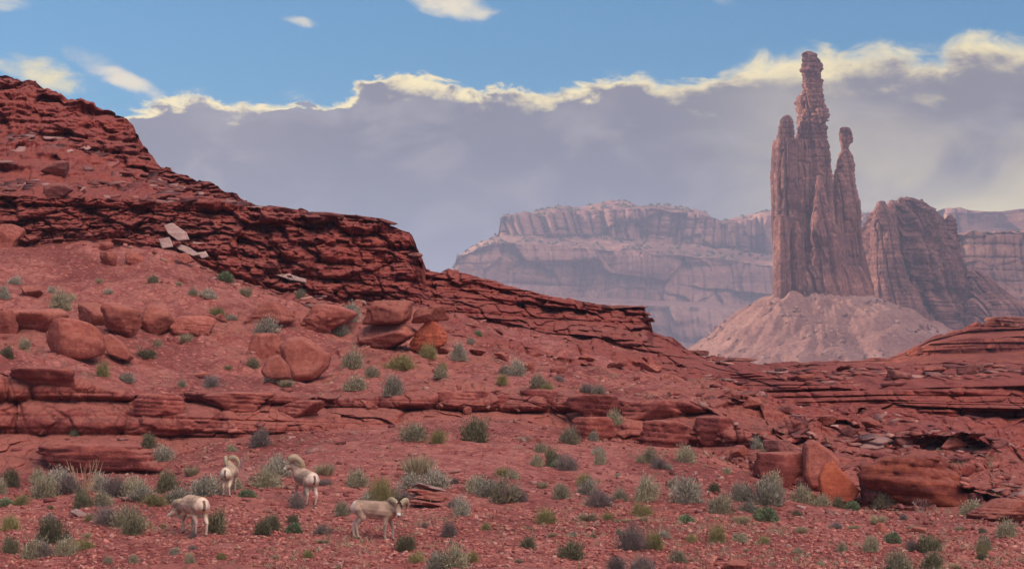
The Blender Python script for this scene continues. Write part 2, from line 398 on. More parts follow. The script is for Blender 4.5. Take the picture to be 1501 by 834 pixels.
A45 = [(LX, 540, 77), (-300, 635, 77), (0, 642, 76.5), (60, 645, 76.5), (150, 640, 76.5), (225, 645, 77), (265, 640, 77.5), (320, 622, 78.2), (400, 615, 79), (560, 602, 81), (640, 592, 82), (760, 594, 83), (850, 606, 82.2),
      (940, 620, 81.2), (1040, 632, 80.2), (1100, 662, 77.3), (1190, 700, 74.2), (1300, 722, 72.2), (1420, 735, 71.3), (1501, 752, 70.4), (5000, 757, 70.4)]
A5 = [(LX, 440, 80), (-300, 530, 80), (0, 545, 79.3), (120, 556, 79.3), (200, 580, 79.3), (300, 573, 79.8), (400, 576, 80.6), (480, 592, 81.8), (560, 579, 82.4), (650, 570, 83.5), (760, 575, 84.5), (840, 580, 83.5), (930, 590, 82.6),
      (1000, 588, 82), (1050, 606, 80.6), (1100, 636, 79), (1190, 682, 76), (1300, 702, 74), (1420, 715, 73), (1501, 735, 72.5), (5000, 740, 72)]
A6 = [(LX, 400, 90), (-300, 480, 90), (0, 506, 89), (150, 532, 89), (300, 546, 90), (450, 560, 91), (600, 550, 92), (750, 551, 93), (900, 572, 92), (1000, 575, 91), (1060, 588, 88), (1120, 612, 85), (1200, 652, 81),
      (1300, 664, 79), (1420, 680, 78), (1501, 715, 77), (5000, 720, 77)]
A7 = [(LX, 330, 105), (-300, 410, 104), (0, 440, 103), (150, 440, 103), (300, 448, 103), (450, 474, 104), (600, 486, 106), (700, 505, 107), (800, 525, 107), (900, 548, 106), (1000, 558, 105), (1060, 570, 98), (1110, 585, 93),
      (1200, 618, 87.5), (1300, 630, 85), (1420, 642, 83.5), (1501, 672, 83), (5000, 680, 83)]
A8 = [(LX, 230, 117), (-300, 330, 117), (0, 362, 116), (130, 352, 116), (230, 362, 116), (300, 388, 116), (400, 426, 117), (520, 442, 118), (600, 444, 119), (690, 464, 121), (800, 488, 123), (880, 498, 124), (960, 516, 124),
      (1010, 538, 118), (1060, 560, 111), (1150, 588, 101), (1300, 604, 95), (1501, 612, 94), (5000, 620, 94)]
A9 = [(LX, 120, 120), (-300, 260, 120), (0, 290, 119.5), (120, 295, 119.5), (230, 300, 119.5), (370, 304, 120), (480, 319, 121), (550, 325, 121.5), (600, 342, 122), (606, 352, 122), (612, 370, 122.5), (619, 384, 123), (624, 399, 127), (700, 409, 128),
      (760, 426, 129), (830, 442, 130), (884, 451, 131), (943, 453, 131.5), (950, 468, 131.5), (957, 489, 132), (985, 498, 134), (1002, 514, 135), (1040, 530, 127), (1080, 545, 116), (1150, 556, 105.5), (1260, 572, 99.5), (1400, 567, 97.5), (1501, 565, 96.5), (5000, 560, 97)]
A10 = [(LX, -1200, 139), (-900, -120, 139), (-300, 150, 138), (0, 192, 138), (100, 208, 137), (200, 248, 135), (240, 268, 132), (300, 287, 127), (372, 303.5, 121.5), (480, 318.5, 122.5), (550, 324.5, 123), (600, 341.5, 123.4), (606, 351.5, 123.4), (612, 369.5, 123.8), (619, 383.5, 124.3), (624, 398.5, 128.5),
       (700, 408.5, 129.5), (760, 425.5, 130.5), (830, 441.5, 131.5), (884, 450.5, 132.5), (943, 452.5, 133), (950, 467, 133), (957, 488.5, 133.5), (985, 497.5, 135.5), (1002, 513, 137), (1040, 526, 133), (1080, 534, 126), (1150, 540, 118), (1260, 542, 113), (1400, 538, 111), (1501, 538, 110), (5000, 530, 112)]
A11 = [(LX, -2600, 150), (-900, -420, 149), (-300, 10, 148), (-80, 88, 147), (0, 107, 146), (60, 124, 145), (120, 147, 144), (180, 169, 143), (196, 184, 142), (213, 221, 140), (235, 247, 137), (300, 270, 130), (350, 293, 124.5), (372, 303, 123), (480, 318, 124), (550, 324, 124.5), (600, 341, 124.8), (606, 351, 124.8),  # far left points raised out of view to shade the foreground
       (612, 369, 125.2), (619, 383, 125.6), (624, 398, 130), (700, 408, 131), (760, 425, 132), (830, 441, 133), (884, 450, 134), (943, 452, 134.5), (950, 466, 134.5), (957, 488, 135), (985, 497, 137), (1002, 512, 139), (1040, 523, 137), (1080, 530, 131), (1150, 535, 124), (1260, 535, 120), (1400, 531, 118), (1501, 530, 117), (5000, 520, 120)]
CUR = [A0, A1, A2, A3, A4, A45, A5, A6, A7, A8, A9, A10, A11]
#        A0-1 1-2 2-3  3-4  4-45 45-5 5-6  6-7  7-8  8-9  9-10 10-11
ROWS = [12,  36, 150, 120,  70,  70,  60, 100, 110, 170,  70,  90]

xs_in = np.arange(-60.0, 1562.0, 1.35)
xl = np.concatenate([-60.0 - np.cumsum(np.linspace(1.6, 75, 100)), np.linspace(-4100, -15000, 40)])[::-1]
xr = 1562.0 + np.cumsum(np.linspace(1.6, 45, 80))
XS = np.concatenate([xl, xs_in, xr])

def build_base():
    ys, Ds, seg = [], [], []
    for k in range(len(CUR) - 1):
        n = ROWS[k]; t = (np.arange(n) / n)[:, None]
        y0, y1 = interp(XS, CUR[k], 1)[None], interp(XS, CUR[k + 1], 1)[None]
        d0, d1 = interp(XS, CUR[k], 2)[None], interp(XS, CUR[k + 1], 2)[None]
        z0, z1 = (HZ - y0) / F * d0, (HZ - y1) / F * d1
        D = d0 + (d1 - d0) * t; Z = z0 + (z1 - z0) * t
        ys.append(Z); Ds.append(D); seg.append(np.full((n, 1), float(k)) + t)
    d1 = interp(XS, CUR[-1], 2)[None]; z1 = (HZ - interp(XS, CUR[-1], 1)[None]) / F * d1
    ys.append(z1); Ds.append(d1); seg.append(np.full((1, 1), 12.0))
    table = 1 - sstep(-700, -120, XS)[None]          # unseen high table added left of the view to shade the slope
    for i, (dd, dz) in enumerate([(1.5, -0.5), (4, -2.0), (10, -6.0), (30, -14.0), (150, -80)]):
        ys.append(np.maximum(z1 + dz * (1 - table), -4.5)); Ds.append(d1 + dd * (1 + table * 1.6)); seg.append(np.full((1, 1), 12.1 + i))
    return np.concatenate(Ds), np.concatenate(ys), np.concatenate(seg)

def row_blur(A, n):
    P = np.pad(A, ((n, n), (0, 0)), mode='edge'); c = np.cumsum(P, 0); c = np.concatenate([np.zeros((1, A.shape[1])), c])
    return (c[2 * n + 1:] - c[:-2 * n - 1]) / (2 * n + 1)

def build_hill():
    D, Z, seg = build_base()
    k = np.floor(seg[:, 0]).astype(int)
    # soften the creases of the feature lines except along the rims
    B, Zb = row_blur(D, 7), row_blur(Z, 7)
    keep = np.ones(len(k)); 
    keep[(k >= 9)] = 0.0
    for q in range(6): keep[np.where(k == 5)[0][-1] + q - 4] = 0.35
    keep[:8] = 0; keep = keep[:, None]
    D = D * (1 - keep) + B * keep; Z = Z * (1 - keep) + Zb * keep
    px = np.broadcast_to(XS[None], D.shape)
    X = (px - CX) / F * D
    sg = np.broadcast_to(seg, D.shape)
    kk = np.clip(np.floor(sg), 0, 12).astype(int)
    right = sstep(930, 1120, px); midr = sstep(560, 760, px); left = 1 - sstep(180, 420, px)
    # how strongly the beds stand out and how much loose soil lies on each stretch
    def per(vals): return np.array(vals)[kk]
    amp = per([0, 0, 0.02, 0.04, 1.2, 1.25, 0.25, 0.22, 0.3, 1.0, 0.8, 1.0, 0.4]).astype(float)
    amp = np.where((kk >= 6) & (kk <= 8), amp + right * 0.95 + midr * (kk == 8) * 0.5, amp)
    amp = np.where((kk == 8) & (px < 420), 0.10, amp)
    soil = per([1, 1, 0.95, 0.85, 0.1, 0.0, 0.62, 0.62, 0.66, 0.12, 0.25, 0.05, 0.2]).astype(float)
    soil = np.where((kk >= 6) & (kk <= 8), soil - right * 0.8 - midr * (kk == 8) * 0.25, soil)
    soil = np.where((kk == 8) & (px < 430), 0.95, soil)
    amp = row_blur(amp, 5); soil = row_blur(soil, 7)
    rng = np.clip(D / 75.0, 0.5, 2.2)
    # strata coordinate: nearly level beds with a slight dip and wave
    s = Z + 0.018 * X + 0.5 * (fbm(X / 14, D / 22, 5, 3) - 0.5)
    # patches where the slope shows bare ledges
    patch = sstep(0.44, 0.62, fbm(X / 6.0 + 30, D / 5.0, 71, 3))
    slope = (kk >= 6) & (kk <= 8)
    amp = np.where(slope, amp * (0.35 + 0.3 * right + (1.1 - 0.5 * right) * patch), amp)
    soil = np.where(slope, soil + 0.25 - 0.55 * patch, soil)
    round_ = ((kk == 4) | (kk == 5))
    thick = beds(s, X + 3 * fbm(X / 3, s, 9, 2), 1.15, 3.2, 21, 0.55, 5.0)
    thick_r = beds(s, X + 2 * fbm(X / 3, s / 2, 19, 2), 1.1, 2.4, 33, 0.85, 2.6)
    med = beds(s, X, 0.42, 3.0, 41, 0.5, 6.0)
    thin = beds(s + 0.05 * fbm(X / 2, D / 2, 3, 2), X, 0.15, 4.0, 55, 0.4, 6.0)
    wave = fbm(X / 7.0, Z / 3.0 + 9, 61, 4) - 0.5
    blocky = fbm(X / 1.4, Z / 1.0, 65, 4) - 0.5
    irr = sstep(0.36, 0.62, fbm(X / 5.0, Z / 2.2, 67, 3))      # where thin beds show and where the rock breaks in blocks
    fa = facets(X / 1.9 + 0.25 * s, s / 0.95 + 0.4 * fbm(X, s, 4, 2), 71, 1.4, 0.22)
    fb = facets(X / 0.62, s / 0.36, 75, 1.2, 0.18)
    thin = thin * (0.25 + 1.1 * irr); med = med * (0.35 + 0.9 * irr)
    far = (kk >= 9) | ((kk >= 6) & (right > 0.5))
    disp = np.where(round_, 1.25 * thick_r + 0.35 * med + 0.10 * thin + 0.8 * wave * 2 + 0.6 * blocky + 0.35 * fa + 0.18 * fb,
                    0.75 * thick + 0.55 * med + 0.28 * thin + 2.4 * wave + 0.7 * blocky + 0.95 * fa + 0.45 * fb)
    cliff = 0.8 * beds(s, X + 3 * fbm(X / 4, s, 59, 2), 1.7, 3.4, 27, 0.4, 6.0) + 0.25 * thick + 0.22 * med + 0.16 * thin + 2.6 * wave + 1.0 * blocky + 1.35 * fa + 0.75 * fb + 0.25 * facets(X / 0.24, s / 0.16, 79, 1.2, 0.2)
    disp = np.where((kk == 9) & (px < 640), cliff, disp)
    big = beds(s + 3, X + 4 * fbm(X / 5, s / 2, 29, 2), 2.6, 1.6, 91, 0.4, 8.0)
    disp = disp + np.where(kk == 9, 1.3 * big, 0)
    rb = 1.6 * beds(s, X + 4 * fbm(X / 6, s, 37, 2), 1.9, 4.0, 97, 0.6, 6.0) + 1.2 * beds(s, X + 2 * fbm(X / 4, s, 39, 2), 0.85, 4.5, 93, 0.8, 5.0) + 0.8 * beds(s, X, 0.30, 6.0, 95, 0.8, 5.0)
    rb = rb * (0.35 + 1.0 * sstep(0.36, 0.6, fbm(X / 7 + 9, s / 0.9, 47, 3))) + 0.9 * facets(X / 2.4, s / 1.3, 49, 1.5, 0.25)
    disp = np.where((kk >= 6) & (kk <= 9), disp * (1 - 0.8 * right) + rb * right, disp)
    disp = row_blur(disp, 1)
    D2 = D - amp * disp * rng * np.where(kk == 9, 0.50, 0.62)
    # overhanging caprock along the rims
    t9 = sg - 9
    cap = np.where(kk == 9, sstep(0.80, 0.86, t9) * 0.55 * (0.5 + hsh(np.floor(X / 1.7).astype(np.int64), 3, 5)), 0) + np.where(kk == 10, 0.5 * (1 - sstep(0, 0.15, sg - 10)), 0)
    D2 = D2 - cap * (px < 1010)
    # open ground: low swells, rills and stones
    ground = row_blur((kk <= 3).astype(float), 10)
    und = (fbm(X / 5, D / 7, 81, 4) - 0.5) * 0.55 + (fbm(X / 0.9, D / 1.3, 83, 3) - 0.5) * 0.16
    fade = sstep(30, 50, D)
    Z2 = Z + ground * und * (0.3 + 0.7 * fade)
    sl = row_blur(slope.astype(float), 8)
    Z2 = Z2 + sl * ((fbm(X / 2.2, D / 3, 85, 4) - 0.5) * 0.9 + (fbm(X / 0.5, D / 0.7, 87, 2) - 0.5) * 0.22)
    # bare hump of rock at the lower left edge of the picture
    hump = np.exp(-((px - 300) / 190) ** 2) * np.exp(-((D - 50.2) / 1.1) ** 2)
    Z2 = Z2 + hump * 0.32; soil = soil - hump * 1.0
    # ragged rims
    rim = np.where(kk >= 10, (fbm(X / 0.9, D / 40, 95, 3) - 0.5) * 0.55 + (hsh(np.floor(X / 0.8).astype(np.int64), 1, 7) - 0.5) * 0.25, 0)
    rim = rim * np.where(kk >= 12, 1.0, np.where(kk == 11, sg - 11, sg - 10 if False else 0.6))
    Z2 = Z2 + rim
    Xf = (px - CX) / F * D2 + np.where(amp > 0.3, 0.12 * (fbm(Z * 2.0, X, 97, 2) - 0.5), 0)
    Xf = np.where(kk >= 12, X, Xf)
    member = np.where(kk >= 9, 1.0, np.where(kk == 8, 0.25 + 0.6 * midr, 0)) + np.where((kk >= 6) & (kk <= 8), right * 0.5, 0) + np.where(kk <= 5, 0.25, 0)
    member = row_blur(np.clip(member, 0, 1), 6)
    return Xf, D2, Z2, np.clip(soil, 0, 1), sg, member

HX, HY, HZ3, HSOIL, HSEG, HMEM = build_hill()
me = grid_mesh('hillside', HX, HY, HZ3, M_HILL, attrs={'soil': HSOIL.ravel(), 'member': HMEM.ravel()})
tag(link('hillside', me), kind='structure')
PROJ_X = CX + HX / HY * F; PROJ_Y = HZ - HZ3 / HY * F
NR_VIS = int(np.where(HSEG[:, 0] >= 12)[0][0])

def ground_at(px, py, back=0.0):
    """the first point of the hillside seen along this direction"""
    c = int(np.clip(np.searchsorted(XS, px), 1, len(XS) - 1))
    col = PROJ_Y[:NR_VIS + 1, c]
    hit = np.where(col <= py)[0]
    r = int(hit[0]) if len(hit) else NR_VIS
    D = float(HY[r, c])
    return Vector(((px - CX) / F * D, D + back, float(HZ3[r, c])))
def ground_xy(x, y):
    """height of the hillside under a plan position"""
    p = CX + x / y * F; c = int(np.clip(np.searchsorted(XS, p), 1, len(XS) - 1))
    r = int(np.argmax(HY[:NR_VIS + 1, c] >= y))
    return float(HZ3[r, c])

# ------------------------------------------------------------------ valley floor reaching to the horizon
n = 90; gx = np.linspace(-1, 1, n); gx = np.sign(gx) * np.abs(gx) ** 2.2 * 9000
gy = np.linspace(0, 1, n) ** 2.0 * 12000 - 300
FX, FY = np.meshgrid(gx, gy)
FZ = -4.6 + sstep(300, 900, FY) * 14 + (fbm(FX / 300, FY / 300, 7, 4) - 0.5) * 10 * sstep(300, 700, FY)
tag(link('valley_floor', grid_mesh('valley_floor', FX, FY, FZ, M_FLOOR)), kind='structure')

# ------------------------------------------------------------------ mound of layered red rock beyond the rim, right
def patch_mesh(name, curves, rows, xs, mat, fn):
    Ds, Zs, sg = [], [], []
    for k in range(len(curves) - 1):
        n = rows[k]; last = k == len(curves) - 2
        t = (np.arange(n + (1 if last else 0)) / n)[:, None]
        y0, y1 = interp(xs, curves[k], 1)[None], interp(xs, curves[k + 1], 1)[None]
        d0, d1 = interp(xs, curves[k], 2)[None], interp(xs, curves[k + 1], 2)[None]
        z0, z1 = (HZ - y0) / F * d0, (HZ - y1) / F * d1
        Ds.append(d0 + (d1 - d0) * t); Zs.append(z0 + (z1 - z0) * t); sg.append(np.broadcast_to(k + t, (len(t), len(xs))))
    D, Z, sg = np.concatenate(Ds), np.concatenate(Zs), np.concatenate(sg)
    px = np.broadcast_to(xs[None], D.shape); X = (px - CX) / F * D
    D2, Z2 = fn(px, X, D, Z, sg)
    return grid_mesh(name, (px - CX) / F * D2, D2, Z2, mat), (px - CX) / F * D2, D2, Z2

def mound_fn(px, X, D, Z, sg):
    kk = np.floor(sg)
    a = np.where(kk == 0, 0.4, np.where(kk == 1, 1.0, np.where(kk == 2, 0.4, np.where(kk == 3, 1.0, 0.6))))
    s = Z + 0.6 * fbm(X / 20, D / 20, 2, 3)
    d = 2.4 * beds(s, X, 2.6, 3, 5, 0.5, 6) + 1.2 * beds(s, X, 0.9, 3.5, 6, 0.5) + 0.5 * beds(s, X, 0.35, 4, 8, 0.4) + 4 * (fbm(X / 12, Z / 4, 12, 4) - .5)
    return D - a * d, Z + (fbm(X / 2.5, D / 5, 15, 3) - .5) * 0.9 * (kk >= 4)
mc = [[(1040, 560, 225), (1300, 560, 225), (2600, 560, 225)],
      [(1040, 542, 250), (1300, 531, 250), (1330, 524, 250), (1370, 516, 250), (1501, 512, 250), (2600, 500, 250)],
      [(1040, 540, 252), (1300, 530, 252), (1330, 519, 252), (1365, 504, 252), (1420, 497, 252), (1501, 493, 252), (2600, 460, 252)],
      [(1040, 539, 258), (1300, 529, 258), (1330, 517, 258), (1365, 500, 258), (1420, 486, 260), (1501, 483, 260), (2600, 440, 260)],
      [(1040, 538, 260), (1300, 528, 260), (1330, 515, 260), (1365, 498, 260), (1400, 487, 262), (1425, 480, 262), (1460, 472, 262), (1501, 468, 262), (2600, 400, 262)],
      [(1040, 541, 290), (1300, 536, 290), (1365, 500, 280), (1425, 482, 280), (1460, 475, 280), (1501, 471, 280), (2600, 410, 280)],
      [(1040, 620, 380), (1300, 620, 380), (2600, 620, 380)]]
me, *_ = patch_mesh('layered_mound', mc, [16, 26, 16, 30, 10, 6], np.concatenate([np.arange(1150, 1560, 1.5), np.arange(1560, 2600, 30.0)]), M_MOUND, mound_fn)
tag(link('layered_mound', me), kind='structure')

# ------------------------------------------------------------------ rock tower, its talus, the fin behind it
def loft(name, prof, D, mat, ratio=0.8, nexp=4.0, nt=200, nz=260, dy=0.0, jw=5.0, jamp=1.6, sth=2.6, samp=0.0, stop=None, seed=1, maxd=None, rough=0.8, skew=0.3):
    """closed rock column from an outline (row, left, right), all sides real; joints run up it, beds round it"""
    P = np.array(prof, float); P = P[P[:, 0].argsort()[::-1]]
    m = D / F
    yy = np.linspace(P[0, 0], P[-1, 0], nz)
    L = np.interp(-yy, -P[:, 0], P[:, 1]); R = np.interp(-yy, -P[:, 0], P[:, 2])
    z = (HZ - yy) * m; cx = ((L + R) / 2 - CX) * m; hw = (R - L) / 2 * m
    hd = hw * ratio
    if maxd: hd = np.minimum(hd, maxd)
    th = np.linspace(0, 2 * np.pi, nt, endpoint=False)
    c, s = np.cos(th), np.sin(th)
    ux = np.sign(c) * np.abs(c) ** (2 / nexp); uy = np.sign(s) * np.abs(s) ** (2 / nexp)
    X = cx[:, None] + hw[:, None] * ux; Y = D + dy + hd[:, None] * uy; Z = np.broadcast_to(z[:, None], X.shape).copy()
    X = X + skew * hw[:, None] * np.clip(1 - uy, 0, 2) / 2 * np.clip(-ux, 0, 1)     # the left face turns towards the sun
    # displacement in the horizontal plane, driven by position so both flanks differ
    per = (X * 0.9 + Y * 1.15) * np.where(uy < 0, 1.0, 0.93) + 200 * (uy > 0)
    jv = beds(per + 1.5 * fbm(per / 9, Z / 30, seed, 2), Z, jw, 16.0, seed + 3, 1.3, 7.0) - 0.35
    jv2 = beds(per, Z + 13, jw * 0.36, 22.0, seed + 5, 0.7, 5.0) - 0.3
    st = beds(Z + 1.0 * fbm(X / 10, Y / 10, seed + 9, 2), per, sth, 2.2, seed + 11, 0.9, 4.0) - 0.3
    rn = fbm3(X / 6, Y / 6, Z / 8, seed + 20, 5) - 0.5
    tz = np.clip((Z - z[0]) / (z[-1] - z[0]), 0, 1)
    sa = np.full_like(Z, samp) if stop is None else samp * sstep((HZ - stop[0]) * m, (HZ - stop[1]) * m, Z)
    small = np.clip(hw / (1.9 * jw), 0.2, 1.0)[:, None]
    dsp = jamp * (jv + 0.4 * jv2) * small + sa * st * np.clip(small * 2, 0.3, 1) + rough * 2.2 * rn * np.clip(small * 1.5, 0.2, 1)
    sa = sa * (0.25 + 1.0 * sstep(0.35, 0.6, fbm(per / 6 + 3, Z / 5, seed + 31, 3)))
    fq = facets(per / 4.6 + 0.1 * Z / 9, Z / 22.0, seed + 41, 1.3, 0.3) + 0.55 * facets(per / 1.9, Z / 7.5, seed + 43, 1.3, 0.35) + 0.25 * facets(per / 0.9, Z / 1.6, seed + 45, 1.3, 0.35)
    fq = fq * (0.45 + 0.55 * sstep((HZ - 250) * m, (HZ - 200) * m, Z)) if stop is not None else fq * 0.5
    dsp = dsp + rough * 2.3 * fq * np.clip(small * 1.9, 0.42, 1)
    ln = np.sqrt(ux ** 2 + uy ** 2)
    X = X + dsp * ux / ln; Y = Y + dsp * uy / ln
    # close the top
    tcx, tcy = X[-1].mean(), Y[-1].mean()
    X = np.concatenate([X, (X[-1:] * 0.5 + tcx * 0.5), X[-1:] * 0 + tcx]); Y = np.concatenate([Y, Y[-1:] * 0.5 + tcy * 0.5, Y[-1:] * 0 + tcy])
    Z = np.concatenate([Z, Z[-1:] + 0.4, Z[-1:] + 0.6])
    return grid_mesh(name, X, Y, Z, mat, wrap=True)

DT = 1100.0
main_p = [(77, 1179, 1191), (80, 1176, 1195), (90, 1175, 1199), (100, 1174, 1201), (108, 1173, 1201), (113, 1175, 1200), (120, 1175, 1202), (128, 1177, 1201), (133, 1176, 1203), (140, 1171, 1202), (152, 1169, 1204), (160, 1169, 1206), (166, 1169, 1209), (186, 1168, 1210),
          (206, 1166, 1212), (209, 1163, 1213), (240, 1163, 1216), (300, 1160, 1219), (340, 1158, 1224), (400, 1156, 1232), (450, 1150, 1240), (500, 1140, 1250)]
left_p = [(206, 1131, 1178), (211, 1130, 1178), (245, 1129, 1178), (300, 1128, 1179), (380, 1129, 1182), (440, 1130, 1186), (490, 1126, 1190)]
lknob = [(171, 1148, 1157), (175, 1144, 1160), (182, 1142, 1161), (190, 1140, 1162), (197, 1139, 1163), (206, 1137, 1164), (220, 1136, 1164)]
right_p = [(186, 1234, 1246), (190, 1232, 1248), (200, 1231, 1249), (207, 1232, 1249), (213, 1234, 1246), (218, 1235, 1246), (223, 1232, 1249), (232, 1229, 1252), (240, 1227, 1254), (252, 1223, 1253), (270, 1220, 1255), (290, 1219, 1258), (296, 1218, 1260), (330, 1217, 1261), (400, 1214, 1268), (450, 1208, 1278), (500, 1200, 1290)]
front_p = [(262, 1192, 1200), (292, 1187, 1206), (302, 1185, 1209), (315, 1183, 1213), (332, 1179, 1220), (350, 1175, 1228), (400, 1174, 1236), (440, 1172, 1250), (490, 1168, 1262)]
rib_p = [(398, 1238, 1252), (420, 1232, 1262), (450, 1226, 1276), (490, 1220, 1288)]
leftrib_p = [(320, 1133, 1147), (330, 1130, 1150), (380, 1129, 1152), (440, 1130, 1154), (480, 1128, 1156)]
slab_p = [(330, 1158, 1166), (345, 1153, 1172), (390, 1150, 1176), (450, 1150, 1180), (480, 1148, 1184)]
backrib_p = [(345, 1252, 1258), (370, 1248, 1268), (410, 1246, 1276), (450, 1242, 1286), (490, 1238, 1296)]
tw = thing('rock_tower', 'tall slender desert rock tower with two lesser pinnacles standing on a pale talus cone', 'rock tower', ((1196 - CX) / F * DT, DT, (HZ - 450) / F * DT))
inv = Vector(tw.location)
def tower_part(name, prof, **kw):
    me = loft(name, prof, DT, M_TOWER, **kw)
    me.transform(Matrix.Translation(-inv)); return link(name, me, tw)
tower_part('main_spire', main_p, ratio=0.72, nz=420, nt=260, samp=0.8, stop=(330, 200), seed=3, jamp=2.6, rough=1.1)
tower_part('flanking_wall', left_p, ratio=0.62, dy=-2.0, seed=13, jamp=2.4, jw=6.0, nexp=3.6, skew=0.6)
tower_part('pinnacle', lknob, ratio=0.8, dy=-2.0, seed=23, samp=0.7, nz=120, jw=4.0)
tower_part('pinnacle', right_p, ratio=0.8, dy=5.0, seed=33, samp=0.7, stop=(330, 230), jamp=2.2)
tower_part('buttress', front_p, ratio=0.6, dy=-10.0, seed=43, jamp=2.6, skew=0.5)
tower_part('buttress', rib_p, ratio=0.8, dy=-6.0, seed=53, jamp=2.0, nz=140)
tower_part('buttress', leftrib_p, ratio=0.8, dy=-13.0, seed=63, jamp=1.6, nz=160, skew=0.7)
tower_part('buttress', slab_p, ratio=0.6, dy=-14.0, seed=73, jamp=1.6, nz=160, skew=0.7)
plinth_p = [(392, 1150, 1254), (408, 1142, 1264), (440, 1135, 1276), (490, 1126, 1296)]
tower_part('plinth', plinth_p, ratio=0.62, dy=-3.0, seed=93, jamp=2.6, jw=6.0, nz=140, nt=300)
tower_part('buttress', backrib_p, ratio=0.8, dy=4.0, seed=83, jamp=2.0, nz=140)

def talus():
    nr, nt = 150, 420
    r = np.linspace(0, 1, nr)[:, None] ** 0.9 * 175; th = np.linspace(0, 2 * np.pi, nt, endpoint=False)[None]
    cx, cy, zt = (1203 - CX) / F * DT, DT + 4, (HZ - 434) / F * DT
    rx = np.cos(th) * r; ry = np.sin(th) * r
    # steep to the left, long apron to the right towards the fin
    sl = 0.70 - 0.16 * np.clip(np.cos(th), 0, 1) - 0.08 * np.clip(-np.sin(th), 0, 1)
    r0 = 21 + 5 * np.cos(th) ** 2
    gul = (fbm(np.cos(th) * 5 + 3, np.sin(th) * 5 + r / 120, 7, 4) - 0.5)
    z = zt - sl * np.maximum(r - r0, 0) + gul * np.clip((r - 15) / 30, 0, 1) * 5 + (fbm(rx / 28 + 5, ry / 28, 37, 3) - 0.5) * 9 * np.clip((r - 15) / 30, 0, 1)
    z = z + 0.0009 * np.maximum(r - 60, 0) ** 2
    z = z + (fbm(rx / 6, ry / 6, 17, 5) - 0.5) * 3.6 + (fbm(rx / 1.2, ry / 1.2, 27, 2) - 0.5) * 0.8
    spur = np.exp(-((th - np.pi * 1.30) / 0.10) ** 2) * np.clip((r - 18) / 8, 0, 1) * np.exp(-np.maximum(r - 38, 0) / 12)
    z = z + spur * 3.5
    return grid_mesh('talus_cone', cx + rx, cy + ry, np.maximum(z, 4), M_TALUS, wrap=True)
tag(link('talus_cone', talus()), kind='structure')

DF = 1270.0
fin_p = [(291, 1326, 1338), (294, 1318, 1344), (299, 1302, 1352), (306, 1288, 1360), (314, 1278, 1368), (322, 1273, 1374), (334, 1269, 1382), (346, 1264, 1392), (370, 1262, 1400), (400, 1264, 1412), (420, 1269, 1426), (440, 1270, 1446), (460, 1268, 1472), (490, 1262, 1496), (540, 1250, 1530)]
knob_p = [(318, 1385, 1393), (323, 1381, 1397), (335, 1380, 1399), (350, 1378, 1401), (380, 1376, 1406), (420, 1372, 1416), (470, 1368, 1430)]
knob2_p = [(321, 1372, 1378), (330, 1368, 1381), (350, 1366, 1384), (390, 1362, 1390)]
shoulder_p = [(300, 1279, 1291), (312, 1274, 1296), (335, 1270, 1302), (370, 1270, 1310), (410, 1272, 1322), (460, 1274, 1345), (510, 1274, 1360)]
low_p = [(400, 1412, 1430), (412, 1402, 1446), (430, 1398, 1464), (450, 1392, 1490), (480, 1386, 1520), (530, 1380, 1560)]
fn = thing('rock_fin', 'broad jagged rock fin with knobbly crest just right of the tall tower', 'rock fin', ((1340 - CX) / F * DF, DF, (HZ - 480) / F * DF))
inv2 = Vector(fn.location)
def fin_part(name, prof, **kw):
    me = loft(name, prof, DF, M_TOWER, **kw); me.transform(Matrix.Translation(-inv2)); return link(name, me, fn)
fin_part('fin_wall', fin_p, ratio=0.55, nt=320, seed=103, samp=0.3, jamp=4.0, jw=7.0, rough=3.0, maxd=26)
for q_, (c_, y_, w_) in enumerate([(1303, 297, 9), (1318, 292, 10), (1349, 294, 8), (1362, 303, 9), (1330, 289, 8)]):
    fin_part('knob', [(y_, c_ - w_ * .35, c_ + w_ * .35), (y_ + 4, c_ - w_ * .6, c_ + w_ * .55), (y_ + 14, c_ - w_ * .75, c_ + w_ * .7), (y_ + 40, c_ - w_, c_ + w_), (y_ + 110, c_ - w_ * 1.3, c_ + w_ * 1.3)], ratio=0.9, dy=-9 + 3 * q_, seed=140 + q_ * 7, nz=120, nt=90, rough=1.4)
fin_part('knob', knob_p, ratio=0.9, dy=-6, seed=113, samp=1.2)
fin_part('knob', knob2_p, ratio=0.9, dy=-9, seed=118, samp=1.2)
fin_part('buttress', shoulder_p, ratio=0.9, dy=-16, seed=123, samp=0.5, jamp=2.4)
fin_part('buttress', low_p, ratio=0.7, dy=-14, seed=133, samp=0.6, jamp=3.0)

